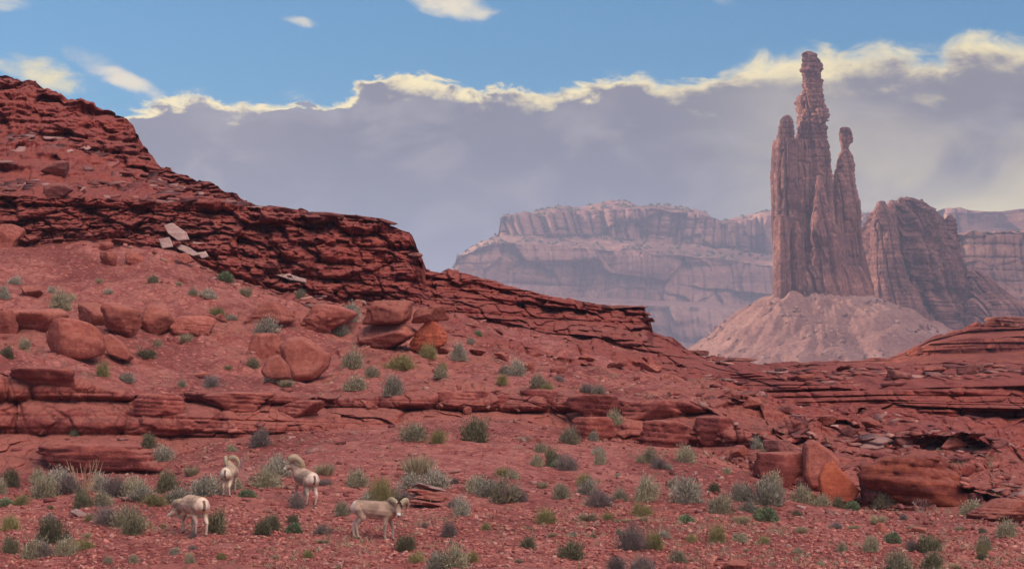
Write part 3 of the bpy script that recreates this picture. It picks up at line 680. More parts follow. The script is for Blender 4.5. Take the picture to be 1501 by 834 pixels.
# ------------------------------------------------------------------ far mesa and the nearer wall at the right edge
def mesa_fn(px, X, D, Z, sg):
    kk = np.floor(sg)
    wall = (kk == 0) | (kk == 2) | (kk == 4)
    al = X + 60 * fbm(X / 300, Z / 200, 3, 3)
    v = 26 * (beds(al, Z, 42, 6, 4, 0.6, 5) - .3) + 14 * (beds(al, Z, 14, 8, 6, 0.6, 5) - .3)
    s = Z + 8 * fbm(X / 200, D / 200, 8, 2)
    h = (12 * beds(s, X, 34, 8, 9, 0.5) + 5 * beds(s, X, 11, 8, 10, 0.5)) * (0.2 + 1.2 * sstep(0.4, 0.62, fbm(X / 160, Z / 60, 44, 3)))
    big = 260 * (fbm(X / 420, Z / 900, 14, 4) - 0.5)
    D2 = D - np.where(wall, v * (0.35 + 1.1 * (kk == 4)) + h * 0.8 + 26 * facets(al / 110, Z / 90, 61, 1.5, 0.08) + 8 * facets(al / 26, Z / 34, 63, 1.5, 0.12), h * 1.2) - big
    Z2 = Z + np.where(kk >= 5, (fbm(X / 45, D / 90, 16, 4) - 0.5) * 22, 0) + np.where(kk == 3, (fbm(X / 22, D / 40, 18, 3) - .5) * 9, 0)
    return D2, Z2
DM = 2600.0
f_ = lambda pts, d: [(p, q, d + (e[0] if e else 0)) for p, q, *e in pts]
mc = [f_([(500, 560), (3000, 560)], DM - 170),
      f_([(500, 470), (640, 404, 60), (668, 400), (740, 430), (900, 440), (1130, 450), (1300, 460), (3000, 460)], DM - 120),
      f_([(500, 465), (640, 403, 80), (664, 399, 0), (672, 398), (740, 424), (900, 432), (1130, 442), (1300, 450), (3000, 450)], DM - 60),
      f_([(500, 460), (640, 402, 90), (664, 397), (669, 376), (700, 357), (735, 352), (800, 352), (900, 360), (1000, 368), (1130, 382), (1300, 380), (3000, 380)], DM - 40),
      f_([(500, 458), (640, 401, 100), (664, 396), (670, 373), (700, 352), (732, 343), (800, 338), (850, 336), (900, 343), (1000, 352), (1130, 366), (1300, 365), (3000, 365)], DM + 60),
      f_([(500, 456), (640, 400, 120), (664, 395), (671, 372), (700, 351), (731, 341), (734, 319), (800, 309), (815, 303), (880, 300), (1000, 303), (1045, 313), (1060, 320), (1130, 312), (1300, 310), (3000, 300)], DM + 80),
      f_([(500, 455), (640, 399.5, 130), (664, 394.5), (671, 371.5), (700, 350.5), (731, 340.5), (735, 318.5), (800, 308), (813, 301), (850, 297), (880, 289), (905, 293), (935, 297), (965, 288), (1000, 291), (1025, 297), (1045, 311), (1056, 315), (1075, 309), (1100, 303), (1130, 298), (1180, 302), (1260, 304), (1320, 302), (1400, 320), (3000, 310)], DM + 200),
      f_([(500, 600), (3000, 600)], DM + 900)]
me, MX, MY, MZ = patch_mesh('far_mesa', mc, [30, 20, 80, 40, 80, 40, 6], np.concatenate([np.arange(500, 1420, 1.6), np.arange(1420, 3000, 25.0)]), M_MESA, mesa_fn)
tag(link('far_mesa', me), kind='structure')
def wall_fn(px, X, D, Z, sg):
    kk = np.floor(sg); al = X + 25 * fbm(X / 120, Z / 90, 3, 3)
    v = 13 * (beds(al, Z, 22, 6, 44, 0.6, 5) - .3) + 6 * (beds(al, Z, 8, 8, 46, 0.6, 5) - .3)
    h = 8 * beds(Z + 4 * fbm(X / 90, D / 90, 8, 2), X, 9, 6, 49, 0.5)
    return D - np.where(kk <= 1, v * .6 + h * .6 + 10 * facets(al / 32, Z / 26, 71, 1.5, .1), h) - 80 * (fbm(X / 170, Z / 400, 24, 3) - .5), Z + np.where(kk >= 2, (fbm(X / 9, D / 30, 56, 3) - .5) * 4, 0)
wc = [f_([(1350, 560), (3600, 560)], 1650), f_([(1350, 430), (1501, 425), (3600, 430)], 1700),
      f_([(1350, 352), (1400, 347), (1440, 345), (1501, 343), (3600, 330)], 1730), f_([(1350, 351), (1400, 346), (1440, 344), (1501, 342), (3600, 328)], 1800), f_([(1350, 600), (3600, 600)], 2200)]
me, *_ = patch_mesh('rim_wall', wc, [60, 80, 10, 6], np.concatenate([np.arange(1352, 1560, 1.5), np.arange(1560, 3600, 30.0)]), M_MESA, wall_fn)
tag(link('rim_wall', me), kind='structure')

# ------------------------------------------------------------------ boulders, slabs and outcrops
def ico(sub):
    bm = bmesh.new(); bmesh.ops.create_icosphere(bm, subdivisions=sub, radius=1.0)
    v = np.array([q.co[:] for q in bm.verts]); f = np.array([[w.index for w in q.verts] for q in bm.faces]); bm.free(); return v, f
ICO5 = ico(5); ICO3 = ico(3); ICO2 = ico(2)
def rock_co(seed, planes=11, soft=14.0, ns=0.10, sub=ICO5, bed=0.0, flat=0.0):
    """a convex broken block: the sphere's directions cut by random planes, edges worn, surface pitted"""
    soft *= 1.9; ns *= 0.7
    rg = np.random.default_rng(seed); d = sub[0]
    nrm = rg.normal(size=(planes, 3)); nrm /= np.linalg.norm(nrm, axis=1)[:, None]
    nrm = np.concatenate([nrm, [[0, 0, 1], [0, 0, -1]]]) if flat else nrm
    off = rg.uniform(0.62, 1.0, len(nrm))
    if flat: off[-2:] = flat
    t = np.clip(d @ nrm.T, 1e-3, None) / off[None]
    r = 1.0 / (np.sum(np.maximum(t, 0) ** soft, 1) + 0.64 ** soft) ** (1 / soft)
    p = d * r[:, None]
    k = rg.uniform(0, 50)
    dn = fbm3(p[:, 0] * 2 + k, p[:, 1] * 2, p[:, 2] * 2, seed, 5) - 0.5
    p = p + d * (dn * ns * 2)[:, None]
    fc = facets(np.arctan2(p[:, 1], p[:, 0]) * 2.2 + k, p[:, 2] * 2.6, seed + 7, 1.3, 0.35)
    p = p + d * (fc * 0.085 * np.sqrt(np.clip(1 - d[:, 2] ** 2, 0, 1)))[:, None]
    if bed:
        b = beds(p[:, 2] + 0.1 * p[:, 0], p[:, 0] + p[:, 1], 0.28, 3, seed, 0.6, 4)
        h = d.copy(); h[:, 2] = 0; p = p + h * ((b - 0.3) * bed)[:, None]
    return p
def fit(p, w, dpt, h):
    lo, hi = p.min(0), p.max(0); p = (p - (lo + hi) / 2) / (hi - lo)
    p = p * np.array([w, dpt, h]); p[:, 2] += h / 2; return p
def rotz(p, a):
    c, s = math.cos(a), math.sin(a); q = p.copy(); q[:, 0] = p[:, 0] * c - p[:, 1] * s; q[:, 1] = p[:, 0] * s + p[:, 1] * c; return q
def boulder(name, label, px, by, wp, hp, mat=None, seed=1, planes=11, soft=14, ns=0.10, bed=0.0, flat=0.0, depth=0.8, sink=0.12, cat='boulder', group=None, roll=0.0, lift=None, at=None, parent=None):
    loc = at if at is not None else ground_at(px, by)
    m = loc.y / F
    p = rock_co(seed, planes, soft, ns, bed=bed, flat=flat)
    if roll:
        c, s = math.cos(roll), math.sin(roll); q = p.copy(); q[:, 0] = p[:, 0] * c - p[:, 2] * s; q[:, 2] = p[:, 0] * s + p[:, 2] * c; p = q
    w, h = wp * m, hp * m / (1 - sink)
    p = fit(p, w, w * depth, h); p[:, 2] -= h * sink
    o = link(name, raw_mesh(name, p, ICO5[1], mat or M_BOULDER, smooth=True), parent)
    o.location = loc + Vector((0, w * depth * 0.30, 0)) if lift is None else loc + Vector((0, w * depth * 0.30, lift))
    if label: tag(o, label, cat, group)
    return o
def slab(name, label, pts, by, mat, thick, seed=1, lean=0.2, front=0.92, back=0.85, ns=0.02, cat='rock slab', group=None, cx=None, at=None, bev=0.03):
    """a broken plate of rock: its face outline in photo pixels becomes metres at its own distance, with real thickness"""
    xs = [q[0] for q in pts]; c = cx if cx is not None else sum(xs) / len(xs)
    loc = at if at is not None else ground_at(c, by); m = loc.y / F
    P = [((x - c) * m, (by - y) * m) for x, y in pts]
    mx, mz = sum(q[0] for q in P) / len(P), sum(q[1] for q in P) / len(P)
    bm = bmesh.new()
    for dy, k in ((-thick * 0.5, front), (-thick * 0.25, 1.0), (thick * 0.3, 0.98), (thick * 0.5, back)):
        for x, z in P:
            zz = mz + (z - mz) * k; bm.verts.new((mx + (x - mx) * k, dy + lean * zz, zz))
    r = bmesh.ops.convex_hull(bm, input=bm.verts)
    bmesh.ops.delete(bm, geom=[v for v in bm.verts if not v.link_faces], context='VERTS')
    bmesh.ops.dissolve_limit(bm, angle_limit=0.06, verts=bm.verts, edges=bm.edges)
    bmesh.ops.bevel(bm, geom=list(bm.edges), offset=bev, segments=1, affect='EDGES', clamp_overlap=True)
    bmesh.ops.triangulate(bm, faces=bm.faces)
    bmesh.ops.subdivide_edges(bm, edges=bm.edges, cuts=5, use_grid_fill=True)
    bmesh.ops.triangulate(bm, faces=bm.faces)
    bm.normal_update()
    co = np.array([v.co[:] for v in bm.verts]); nn = np.array([v.normal[:] for v in bm.verts])
    L = max(0.3, thick * 2)
    d = (fbm3(co[:, 0] / L * 3 + seed, co[:, 1] / L * 3, co[:, 2] / L * 3, seed, 4) - 0.5) * ns * 2
    co = co + nn * d[:, None]
    for v, q in zip(bm.verts, co): v.co = q
    me = bpy.data.meshes.new(name); bm.to_mesh(me); bm.free(); me.materials.append(mat)
    o = link(name, me, loc=loc)
    return tag(o, label, cat, group)

# balanced pair of caprocks on their pedestal, middle of the slope
g0 = ground_at(598, 514)
boulder('pedestal_rock', 'orange red cracked pedestal rock carrying the two flat balanced caprocks', 570, 514, 92, 46, M_BOULDER, 5, 12, 16, 0.12, 0.06, depth=0.9, sink=0.1, at=ground_at(566, 514))
boulder('pedestal_rock', 'orange broken rock at the right end below the smaller balanced caprock', 627, 515, 56, 44, M_ORANGE, 15, 12, 14, 0.14, 0.08, depth=0.9, sink=0.1, at=ground_at(566, 514) + Vector((61 * g0.y / F, -0.1, 0)))
mm = g0.y / F
boulder('caprock', 'larger rounded flat caprock balanced on the orange pedestal rock', 568, 476, 77, 36, M_BOULDER, 25, 9, 9, 0.07, 0.03, flat=0.55, depth=0.85, sink=0.02, at=ground_at(566, 514) + Vector((2 * mm, -0.25, 38 * mm)))
boulder('caprock', 'smaller flat caprock lying right of the larger balanced caprock', 630, 474, 56, 25, M_BOULDER, 35, 9, 10, 0.08, 0.03, flat=0.55, depth=0.9, sink=0.02, at=ground_at(566, 514) + Vector((64 * mm, -0.2, 40 * mm)), roll=0.1)
boulder('cave_rock', 'low smooth red hump of rock with a hollow under it, left of the balanced caprocks', 390, 474, 80, 34, M_BOULDER, 45, 9, 8, 0.12, 0.05, depth=1.0, sink=0.3)
boulder('cave_rock', 'broad smooth slickrock hump just behind the big faceted boulder', 470, 486, 104, 42, M_BOULDER, 46, 9, 8, 0.10, 0.04, depth=1.2, sink=0.35)
# the faceted boulder group
slab('boulder', 'large pale red faceted boulder split from the slab at its left, below the balanced caprocks', [(408, 507), (420, 494), (444, 491), (470, 508), (485, 520), (482, 537), (462, 557), (432, 560), (424, 548), (414, 530)], 561, M_BOULDER, 1.6, 3, 0.30, 0.78, 0.7, 0.05, 'boulder', bev=0.06)
slab('boulder', 'small triangular block leaning on the large faceted boulder', [(382, 545), (392, 524), (408, 520), (422, 535), (428, 556), (404, 559), (390, 556)], 560, M_BOULDER, 0.9, 4, 0.35, 0.85, 0.8, 0.04, 'boulder', bev=0.05)
boulder('boulder', 'flat topped red boulder behind the large faceted boulder', 392, 524, 66, 36, M_BOULDER, 55, 9, 16, 0.08, flat=0.6, depth=0.8, sink=0.1)
# left boulders
boulder('boulder', 'biggest rounded boulder at the far left, with a slab leaning on its right', 106, 525, 92, 58, M_BOULDER, 65, 10, 9, 0.06, depth=0.8, sink=0.06)
slab('rock_slab', 'long red slab leaning against the biggest rounded boulder', [(146, 495), (160, 489), (178, 502), (196, 524), (190, 531), (160, 521)], 531, M_BOULDER, 0.8, 5, 0.3, 0.9, 0.9, 0.04)
boulder('boulder', 'creased dark red boulder with a cleft through it, between two smooth ones', 176, 494, 60, 50, M_BOULDER, 75, 12, 12, 0.15, 0.14, depth=0.9, sink=0.12)
boulder('boulder', 'smooth orange red block at the right of the creased boulder', 227, 491, 52, 46, M_BOULDER, 85, 8, 10, 0.08, depth=0.9, sink=0.12)
boulder('boulder', 'sloping red boulder behind the biggest rounded boulder', 137, 478, 52, 36, M_BOULDER, 95, 9, 10, 0.1, depth=0.9, sink=0.15)
boulder('outcrop', 'long low rounded outcrop at the left edge above the biggest boulder', 52, 487, 88, 34, M_BOULDER, 105, 12, 9, 0.12, 0.06, depth=0.8, sink=0.2, cat='outcrop')
boulder('outcrop', 'small rounded red outcrop cut by the left edge of the view', 4, 490, 40, 36, M_BOULDER, 106, 10, 9, 0.12, 0.06, depth=0.8, sink=0.2, cat='outcrop')
boulder('outcrop', 'flat low red shelf of rock right of the smooth orange red block', 280, 490, 66, 26, M_BOULDER, 107, 12, 9, 0.1, 0.06, depth=0.9, sink=0.3, cat='outcrop')
boulder('boulder', 'dark squarish block high on the left hill, lower of two stacked there', 84, 291, 42, 24, M_MAROON, 115, 9, 14, 0.06, depth=0.9, sink=0.1)
boulder('boulder', 'dark flat block high on the left hill, upper of two stacked there', 78, 259, 40, 24, M_MAROON, 116, 9, 16, 0.06, depth=0.9, sink=0.1)
boulder('boulder', 'orange red block at the left edge under the upper cliff', 10, 362, 48, 34, M_BOULDER, 117, 9, 12, 0.09, depth=0.8, sink=0.15)
boulder('boulder', 'small round stone resting on the smooth soil slope below the upper cliff', 155, 368, 20, 14, M_BOULDER, 125, 12, 8, 0.06, depth=0.9, sink=0.15)
boulder('boulder', 'rounded stone on the smooth soil slope, lowest of three there', 158, 390, 26, 21, M_BOULDER, 126, 12, 8, 0.06, depth=0.9, sink=0.15)
boulder('boulder', 'angular stone on the smooth soil slope right of two rounded ones', 195, 388, 27, 20, M_BOULDER, 127, 8, 16, 0.06, depth=0.9, sink=0.15)
boulder('boulder', 'pinkish stone half buried among shrubs right of the far left bushes', 45, 436, 34, 18, M_BOULDER, 128, 9, 12, 0.06, depth=0.9, sink=0.15)
# pale slabs fallen from the upper cliff
PS = 'pale slabs fallen below the upper cliff'
for k, (pts, by, lab, th, ln) in enumerate([
    ([(237, 329), (250, 325), (272, 340), (278, 352), (262, 354), (246, 343)], 354, 'largest pale grey slab, top of the fallen heap under the upper cliff', 0.35, 0.7),
    ([(231, 350), (247, 347), (254, 362), (238, 365)], 366, 'small upright pale slab at the left of the fallen heap', 0.3, 0.5),
    ([(250, 353), (276, 362), (294, 374), (283, 376), (258, 364)], 377, 'long narrow pale slab across the middle of the fallen heap', 0.3, 0.9),
    ([(280, 354), (298, 356), (310, 365), (296, 369), (284, 364)], 370, 'flat pale slab at the right of the fallen heap', 0.3, 0.9),
    ([(288, 370), (300, 368), (306, 376), (296, 380)], 381, 'smallest pale slab low in the fallen heap', 0.25, 0.8),
    ([(256, 374), (272, 370), (286, 384), (270, 388)], 389, 'dull brownish slab at the foot of the fallen heap', 0.35, 0.6),
    ([(402, 402), (422, 400), (446, 410), (450, 417), (424, 410)], 417, 'broad pale slab on the slope above the faceted boulder', 0.3, 1.0),
    ([(378, 404), (390, 402), (400, 416), (392, 420)], 420, 'reddish leaning plate just left of the broad pale slab', 0.3, 0.6),
    ([(425, 403), (448, 409), (449, 415), (430, 411)], 416, 'narrow pale plate on top of the broad pale slab', 0.2, 1.0)]):
    slab('rock_slab', lab, pts, by, M_SLAB if k not in (5, 7) else M_BOULDER, th, 10 + k, ln, 0.95, 0.9, 0.03, group=PS)
# thin plates jutting from the rim
def plate(px, py, wp, tp, deg, lab, mat=M_MAROON, seed=1, dep=1.6, dz=0.0):
    g = ground_at(px, py); m = g.y / F
    p = fit(rock_co(seed, 12, 18, 0.06, flat=0.5), wp * m, dep, tp * m); a = math.radians(deg)
    q = p.copy(); q[:, 0] = p[:, 0] * math.cos(a) + p[:, 2] * math.sin(a); q[:, 2] = -p[:, 0] * math.sin(a) + p[:, 2] * math.cos(a)
    return tag(link('rock_plate', raw_mesh('rock_plate', q, ICO5[1], mat, smooth=True), loc=g + Vector((0, 0.5, dz))), lab, 'rock plate', 'plates of caprock along the rims')
plate(560, 326, 44, 4.5, 14, 'thin tilted plate jutting up from the top of the overhanging cliff', seed=3)
plate(530, 322, 60, 5, 5, 'long thin plate lying on the cliff top left of the tilted plate', seed=4)
plate(470, 317, 66, 6, 4, 'long plate on the cliff rim halfway to the overhang', seed=6)
plate(415, 311, 60, 7, 8, 'thick plate at the left end of the flat cliff rim', seed=7)
plate(606, 379, 30, 7, -8, 'pointed dark lip sticking out at the nose of the overhanging cliff', seed=8, dep=2.2)
plate(915, 453, 70, 5.5, 2, 'flat roof plate on the square stack at the end of the lower rim', seed=9, dep=2.6)
plate(941, 461, 30, 4, 3, 'short plate jutting right just under the flat roof plate', seed=10, dep=2.0)
plate(944, 470, 34, 4.5, 4, 'lowest short plate jutting right from the square stack', seed=12, dep=2.0)
plate(1024, 521, 34, 8, 2, 'small dark table stone standing alone on the rim left of the talus cone', seed=13, dep=1.4)
plate(1090, 530, 44, 6, 2, 'low dark plate on the rim in front of the talus cone', seed=14)
plate(885, 452, 40, 5, 6, 'plate bridging the dark cleft left of the square stack', seed=16)
plate(1180, 534, 60, 5, 0, 'long low plate on the rim below the right side of the tower', seed=17)
# right: leaning slab, block behind it, banded outcrop, ledge blocks
slab('rock_slab', 'upright bright orange triangular slab standing before the banded outcrop', [(1200, 700), (1209, 681), (1222, 674), (1243, 698), (1261, 720), (1250, 736), (1214, 738), (1204, 730)], 739, M_ORANGE, 0.55, 31, 0.28, 0.93, 0.9, 0.03, bev=0.03)
slab('boulder', 'dark red pointed block behind the bright orange triangular slab', [(1182, 700), (1184, 650), (1196, 641), (1216, 654), (1236, 674), (1232, 716), (1190, 716)], 716, M_BOULDER, 1.4, 32, 0.2, 0.9, 0.8, 0.05, 'boulder', bev=0.06, at=ground_at(1205, 722) + Vector((0, 0.9, 0.1)))
g1 = ground_at(1345, 742)
boulder('outcrop', 'big banded orange red outcrop right of the bright triangular slab', 1345, 750, 172, 76, M_OUTCROP, 135, 12, 9, 0.14, 0.24, flat=0.7, depth=0.55, sink=0.12, cat='outcrop', at=g1)
boulder('caprock', 'rounded orange block sitting on top of the banded outcrop', 1358, 692, 56, 20, M_OUTCROP, 136, 9, 12, 0.12, 0.05, depth=1.0, sink=0.05, at=g1 + Vector((13 * g1.y / F, 0.6, 60 * g1.y / F)))
boulder('boulder', 'dark red rounded block at the left end of the banded outcrop', 1288, 738, 52, 56, M_MAROON, 137, 11, 10, 0.12, 0.10, depth=0.9, sink=0.12)
boulder('outcrop', 'low red outcrop at the right edge below the banded outcrop', 1470, 764, 96, 34, M_BOULDER, 138, 12, 9, 0.14, 0.10, depth=0.8, sink=0.25, cat='outcrop')
boulder('ledge_block', 'massive squarish ledge block left of the dark red pointed block', 1148, 712, 84, 50, M_LEDGE, 145, 9, 16, 0.10, 0.08, flat=0.75, depth=0.9, sink=0.15, cat='ledge block')
boulder('ledge_block', 'smaller flat ledge block lying on the massive squarish one', 1146, 668, 52, 24, M_MAROON, 146, 9, 14, 0.10, 0.05, flat=0.6, depth=1.0, sink=0.15, cat='ledge block')
for k, (x, y, w, h, lab) in enumerate([
    (672, 601, 92, 30, 'long rounded ledge block, leftmost of the pillow like row in the middle ledge'), (738, 603, 60, 26, 'shorter low pillow block, second in the row along the middle ledge'),
    (800, 604, 76, 34, 'tallest pillow block in the row along the middle ledge'), (872, 612, 84, 34, 'pillow block sloping right near the end of the middle ledge row'), (962, 622, 110, 36, 'broad smooth whaleback block ending the middle ledge row'),
    (870, 645, 70, 34, 'thin bedded block under the gap at the right of the middle ledge row'), (975, 655, 80, 40, 'square jointed block beneath the broad whaleback block'), (1050, 650, 66, 40, 'cracked square block right of the one beneath the whaleback'),
    (345, 602, 110, 28, 'flat rounded block on the ledge behind the two rear rams'), (440, 612, 70, 26, 'rounded block on the ledge right of the one behind the rams'), (140, 688, 190, 38, 'low smooth whale shaped outcrop above the left sage band'),
    (60, 575, 110, 36, 'smooth brown block in the upper left part of the long ledge'), (230, 606, 80, 30, 'sloping block in the middle of the left part of the long ledge')]):
    boulder('ledge_block', lab, x, y, w, h, M_LEDGE, 150 + k, 9, 8, 0.14, 0.16, flat=0.7, depth=0.7, sink=0.15, cat='ledge block', group='rounded blocks of the sandstone ledge')
gm = Vector(((1478 - CX) / F * 258, 258, (HZ - 482) / F * 258)); 
boulder('caprock', 'dark flat cap of rock on the layered mound at the right edge', 1480, 482, 62, 18, M_MAROON, 161, 10, 14, 0.10, 0.10, flat=0.6, depth=0.9, sink=0.1, at=gm)
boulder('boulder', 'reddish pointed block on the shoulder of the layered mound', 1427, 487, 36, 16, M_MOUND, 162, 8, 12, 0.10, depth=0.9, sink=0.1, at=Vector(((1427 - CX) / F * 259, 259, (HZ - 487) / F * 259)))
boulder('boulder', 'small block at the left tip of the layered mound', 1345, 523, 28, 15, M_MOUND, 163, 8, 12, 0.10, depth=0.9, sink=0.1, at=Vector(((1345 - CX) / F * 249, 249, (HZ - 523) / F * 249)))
boulder('boulder', 'rounded stone at the bottom edge of the view, right of centre', 1080, 838, 48, 18, M_BOULDER, 171, 10, 9, 0.06, depth=0.9, sink=0.25)
boulder('boulder', 'small grey stone among the sage of the left band', 114, 757, 26, 11, M_SLAB, 172, 10, 10, 0.06, depth=0.9, sink=0.2)
boulder('boulder', 'dark stone on the gravel below the banded outcrop', 1292, 780, 20, 14, M_BOULDER, 173, 9, 12, 0.08, depth=0.9, sink=0.2)
boulder('boulder', 'flat pinkish stone on the gravel right of the dark stone', 1345, 781, 30, 9, M_BOULDER, 174, 9, 12, 0.08, depth=0.9, sink=0.2)
boulder('boulder', 'small stone below the square jointed ledge block', 790, 650, 9, 8, M_BOULDER, 175, 9, 12, 0.08, depth=0.9, sink=0.2)
boulder('boulder', 'small round stone against the foot of the middle ledge', 685, 608, 13, 12, M_BOULDER, 176, 9, 8, 0.08, depth=0.9, sink=0.1)
# the small stack of thin weathered slabs right of the ram that looks at the camera
for k, (x, y, w, h, dg, lab) in enumerate([(628, 722, 52, 6, 12, 'top plate of the little weathered slab stack right of the staring ram'), (622, 730, 56, 7, 9, 'second plate of the little weathered slab stack'), (632, 738, 60, 7, 6, 'third plate of the little weathered slab stack, the widest'), (622, 746, 50, 6, 10, 'lowest plate of the little weathered slab stack')]):
    plate(x, y, w, h, dg, lab, M_SLAB if k == 0 else M_BOULDER, 200 + k, 0.9, 0.08)
# tumbled blocks over the broken slopes, each a stone of its own
TB = [(322, 470, 16, 10), (268, 415, 12, 8), (480, 430, 18, 10), (520, 452, 22, 12), (700, 522, 26, 12), (735, 528, 22, 12), (650, 520, 20, 12), (770, 545, 30, 14), (818, 548, 24, 12), (905, 540, 30, 14), (860, 530, 26, 12), (955, 545, 34, 14),
      (1100, 600, 34, 18), (1150, 606, 30, 14), (1210, 625, 36, 18), (1245, 640, 30, 16), (1280, 628, 34, 16), (1330, 650, 36, 18), (1400, 660, 40, 20), (1460, 660, 44, 20), (1180, 560, 30, 12), (1320, 555, 38, 14), (1370, 550, 34, 14), (1425, 548, 44, 16), (1400, 580, 30, 12),
      (545, 600, 20, 12), (536, 598, 18, 12), (430, 592, 22, 10), (295, 556, 26, 10), (255, 640, 20, 12), (60, 636, 24, 10), (1000, 640, 20, 14), (1085, 670, 30, 18), (1425, 742, 40, 22), (1120, 690, 24, 14), (1165, 700, 22, 12)]
TBL = []
for k, (x, y, w, h) in enumerate(TB):
    TBL.append(boulder('tumbled_block', None, x, y, w, h, M_MAROON if (x > 1000 and k % 2) else M_BOULDER, 300 + k, 8 + k % 4, 16, 0.08, 0.05 * (k % 3 == 0), flat=0.55 if k % 2 else 0, depth=0.9, sink=0.15, roll=0.25 * ((k % 5) - 2)))

# ------------------------------------------------------------------ loose stones: nobody could count them
def scatter(name, n, pick, smin, smax, flat, seed, cols, tilt=0.25, power=2.2, emb=0.25):
    rg = np.random.default_rng(seed)
    r, c = pick(rg, n); n = len(r)
    P = np.stack([HX[r, c], HY[r, c], HZ3[r, c]], -1)
    # local slope
    r1 = np.clip(r + 4, 0, NR_VIS - 1)
    T = np.stack([HX[r1, c], HY[r1, c], HZ3[r1, c]], -1) - P
    up = np.stack([np.zeros(n), -np.clip(T[:, 2] / np.maximum(np.abs(T[:, 1]), 0.02), -0.9, 0.9), np.ones(n)], -1)
    up += rg.normal(size=(n, 3)) * tilt; up /= np.linalg.norm(up, axis=1)[:, None]
    a = rg.uniform(0, 2 * np.pi, n); t = np.stack([np.cos(a), np.sin(a), np.zeros(n)], -1)
    t -= up * np.sum(t * up, 1)[:, None]; t /= np.linalg.norm(t, axis=1)[:, None]; bt = np.cross(up, t)
    sz = smin + (smax - smin) * rg.uniform(0, 1, n) ** power
    cube = np.array([[-1, -1, -1], [1, -1, -1], [1, 1, -1], [-1, 1, -1], [-1, -1, 1], [1, -1, 1], [1, 1, 1], [-1, 1, 1]], float)
    J = cube[None] * (1 + rg.uniform(-0.45, 0.25, (n, 8, 3)))
    J[:, :, 0] *= (sz * rg.uniform(0.7, 1.3, n))[:, None] * 0.5; J[:, :, 1] *= (sz * rg.uniform(0.5, 1.0, n))[:, None] * 0.5; J[:, :, 2] *= (sz * flat * rg.uniform(0.5, 1.3, n))[:, None] * 0.5
    V = P[:, None] + J[:, :, :1] * t[:, None] + J[:, :, 1:2] * bt[:, None] + (J[:, :, 2:] + (sz * flat * emb)[:, None, None]) * up[:, None]
    fq = np.array([[0, 3, 2, 1], [4, 5, 6, 7], [0, 1, 5, 4], [1, 2, 6, 5], [2, 3, 7, 6], [3, 0, 4, 7]])
    Q = (np.arange(n)[:, None, None] * 8 + fq[None]).reshape(-1, 4)
    cc = np.array(cols)[rg.integers(0, len(cols), n)] * rg.uniform(0.7, 1.2, (n, 1))
    tint = np.repeat(cc, 8, axis=0)
    o = link(name, raw_mesh(name, V.reshape(-1, 3), Q, M_GRAVEL, {'tint': tint}))
    return tag(o, kind='stuff')
def talus_stones():
    rg = np.random.default_rng(77); me = bpy.data.objects['talus_cone'].data; n0 = len(me.vertices)
    co = np.zeros(n0 * 3, np.float32); me.vertices.foreach_get('co', co); co = co.reshape(-1, 3)
    ok = np.where((co[:, 2] > 32) & (co[:, 2] < 66) & (co[:, 1] < DT + 20))[0]; pk = ok[rg.integers(0, len(ok), 2600)]
    keep = rg.uniform(0, 1, len(pk)) < 0.1 + 0.9 * sstep(0.48, 0.62, fbm(co[pk, 0] / 14, co[pk, 1] / 14, 5, 3)); P = co[pk[keep]]; n = len(P)
    cube = np.array([[-1, -1, -1], [1, -1, -1], [1, 1, -1], [-1, 1, -1], [-1, -1, 1], [1, -1, 1], [1, 1, 1], [-1, 1, 1]], float)
    J = cube[None] * (1 + rg.uniform(-0.5, 0.25, (n, 8, 3))) * (0.2 + 1.0 * rg.uniform(0, 1, n) ** 5)[:, None, None]
    fq = np.array([[0, 3, 2, 1], [4, 5, 6, 7], [0, 1, 5, 4], [1, 2, 6, 5], [2, 3, 7, 6], [3, 0, 4, 7]])
    cc = np.array([(0.18, 0.098, 0.092), (0.24, 0.145, 0.13), (0.14, 0.07, 0.068)])[rg.integers(0, 3, n)]
    tag(link('talus_rubble', raw_mesh('talus_rubble', (P[:, None] + J).reshape(-1, 3), (np.arange(n)[:, None, None] * 8 + fq[None]).reshape(-1, 4), M_GRAVEL, {'tint': np.repeat(cc, 8, 0)})), kind='stuff')
talus_stones()
ROWK = np.floor(HSEG[:, 0]).astype(int)
C_IN = np.where((XS > -60) & (XS < 1560))[0]
def picker(ks, fpx=None, wmask=None, t0=0.0):
    rows = np.where(np.isin(ROWK, ks) & (HSEG[:, 0] >= t0))[0]
    def f(rg, n):
        r = rows[rg.integers(0, len(rows), n)]; c = C_IN[rg.integers(0, len(C_IN), n)]
        keep = np.ones(n, bool)
        if fpx is not None: keep &= rg.uniform(0, 1, n) < fpx(XS[c])
        if wmask is not None: keep &= rg.uniform(0, 1, n) < wmask(HX[r, c], HY[r, c])
        return r[keep], c[keep]
    return f
GC = [(0.36, 0.12, 0.095), (0.30, 0.09, 0.075), (0.42, 0.165, 0.13), (0.22, 0.06, 0.052), (0.42, 0.205, 0.165), (0.33, 0.105, 0.085)]
DC = [(0.20, 0.06, 0.055), (0.27, 0.09, 0.078), (0.15, 0.047, 0.046), (0.33, 0.15, 0.13), (0.38, 0.21, 0.185)]
near = lambda x, y: 0.25 + 0.75 * sstep(0.40, 0.58, fbm(x / 4.0 + 3, y / 3.5, 301, 3))
scatter('gravel', 26000, picker([2]), 0.02, 0.13, 0.5, 1, [tuple(q * 1.15 for q in c_) for c_ in GC], 0.3, 3.4)
scatter('gravel', 9000, picker([3], wmask=near), 0.025, 0.17, 0.5, 2, GC, 0.3, 3.6)
scatter('rubble', 900, picker([3, 4], fpx=lambda x: 0.35 + 0.65 * (x > 1000)), 0.06, 0.32, 0.45, 3, GC + DC, 0.3, 3.0)
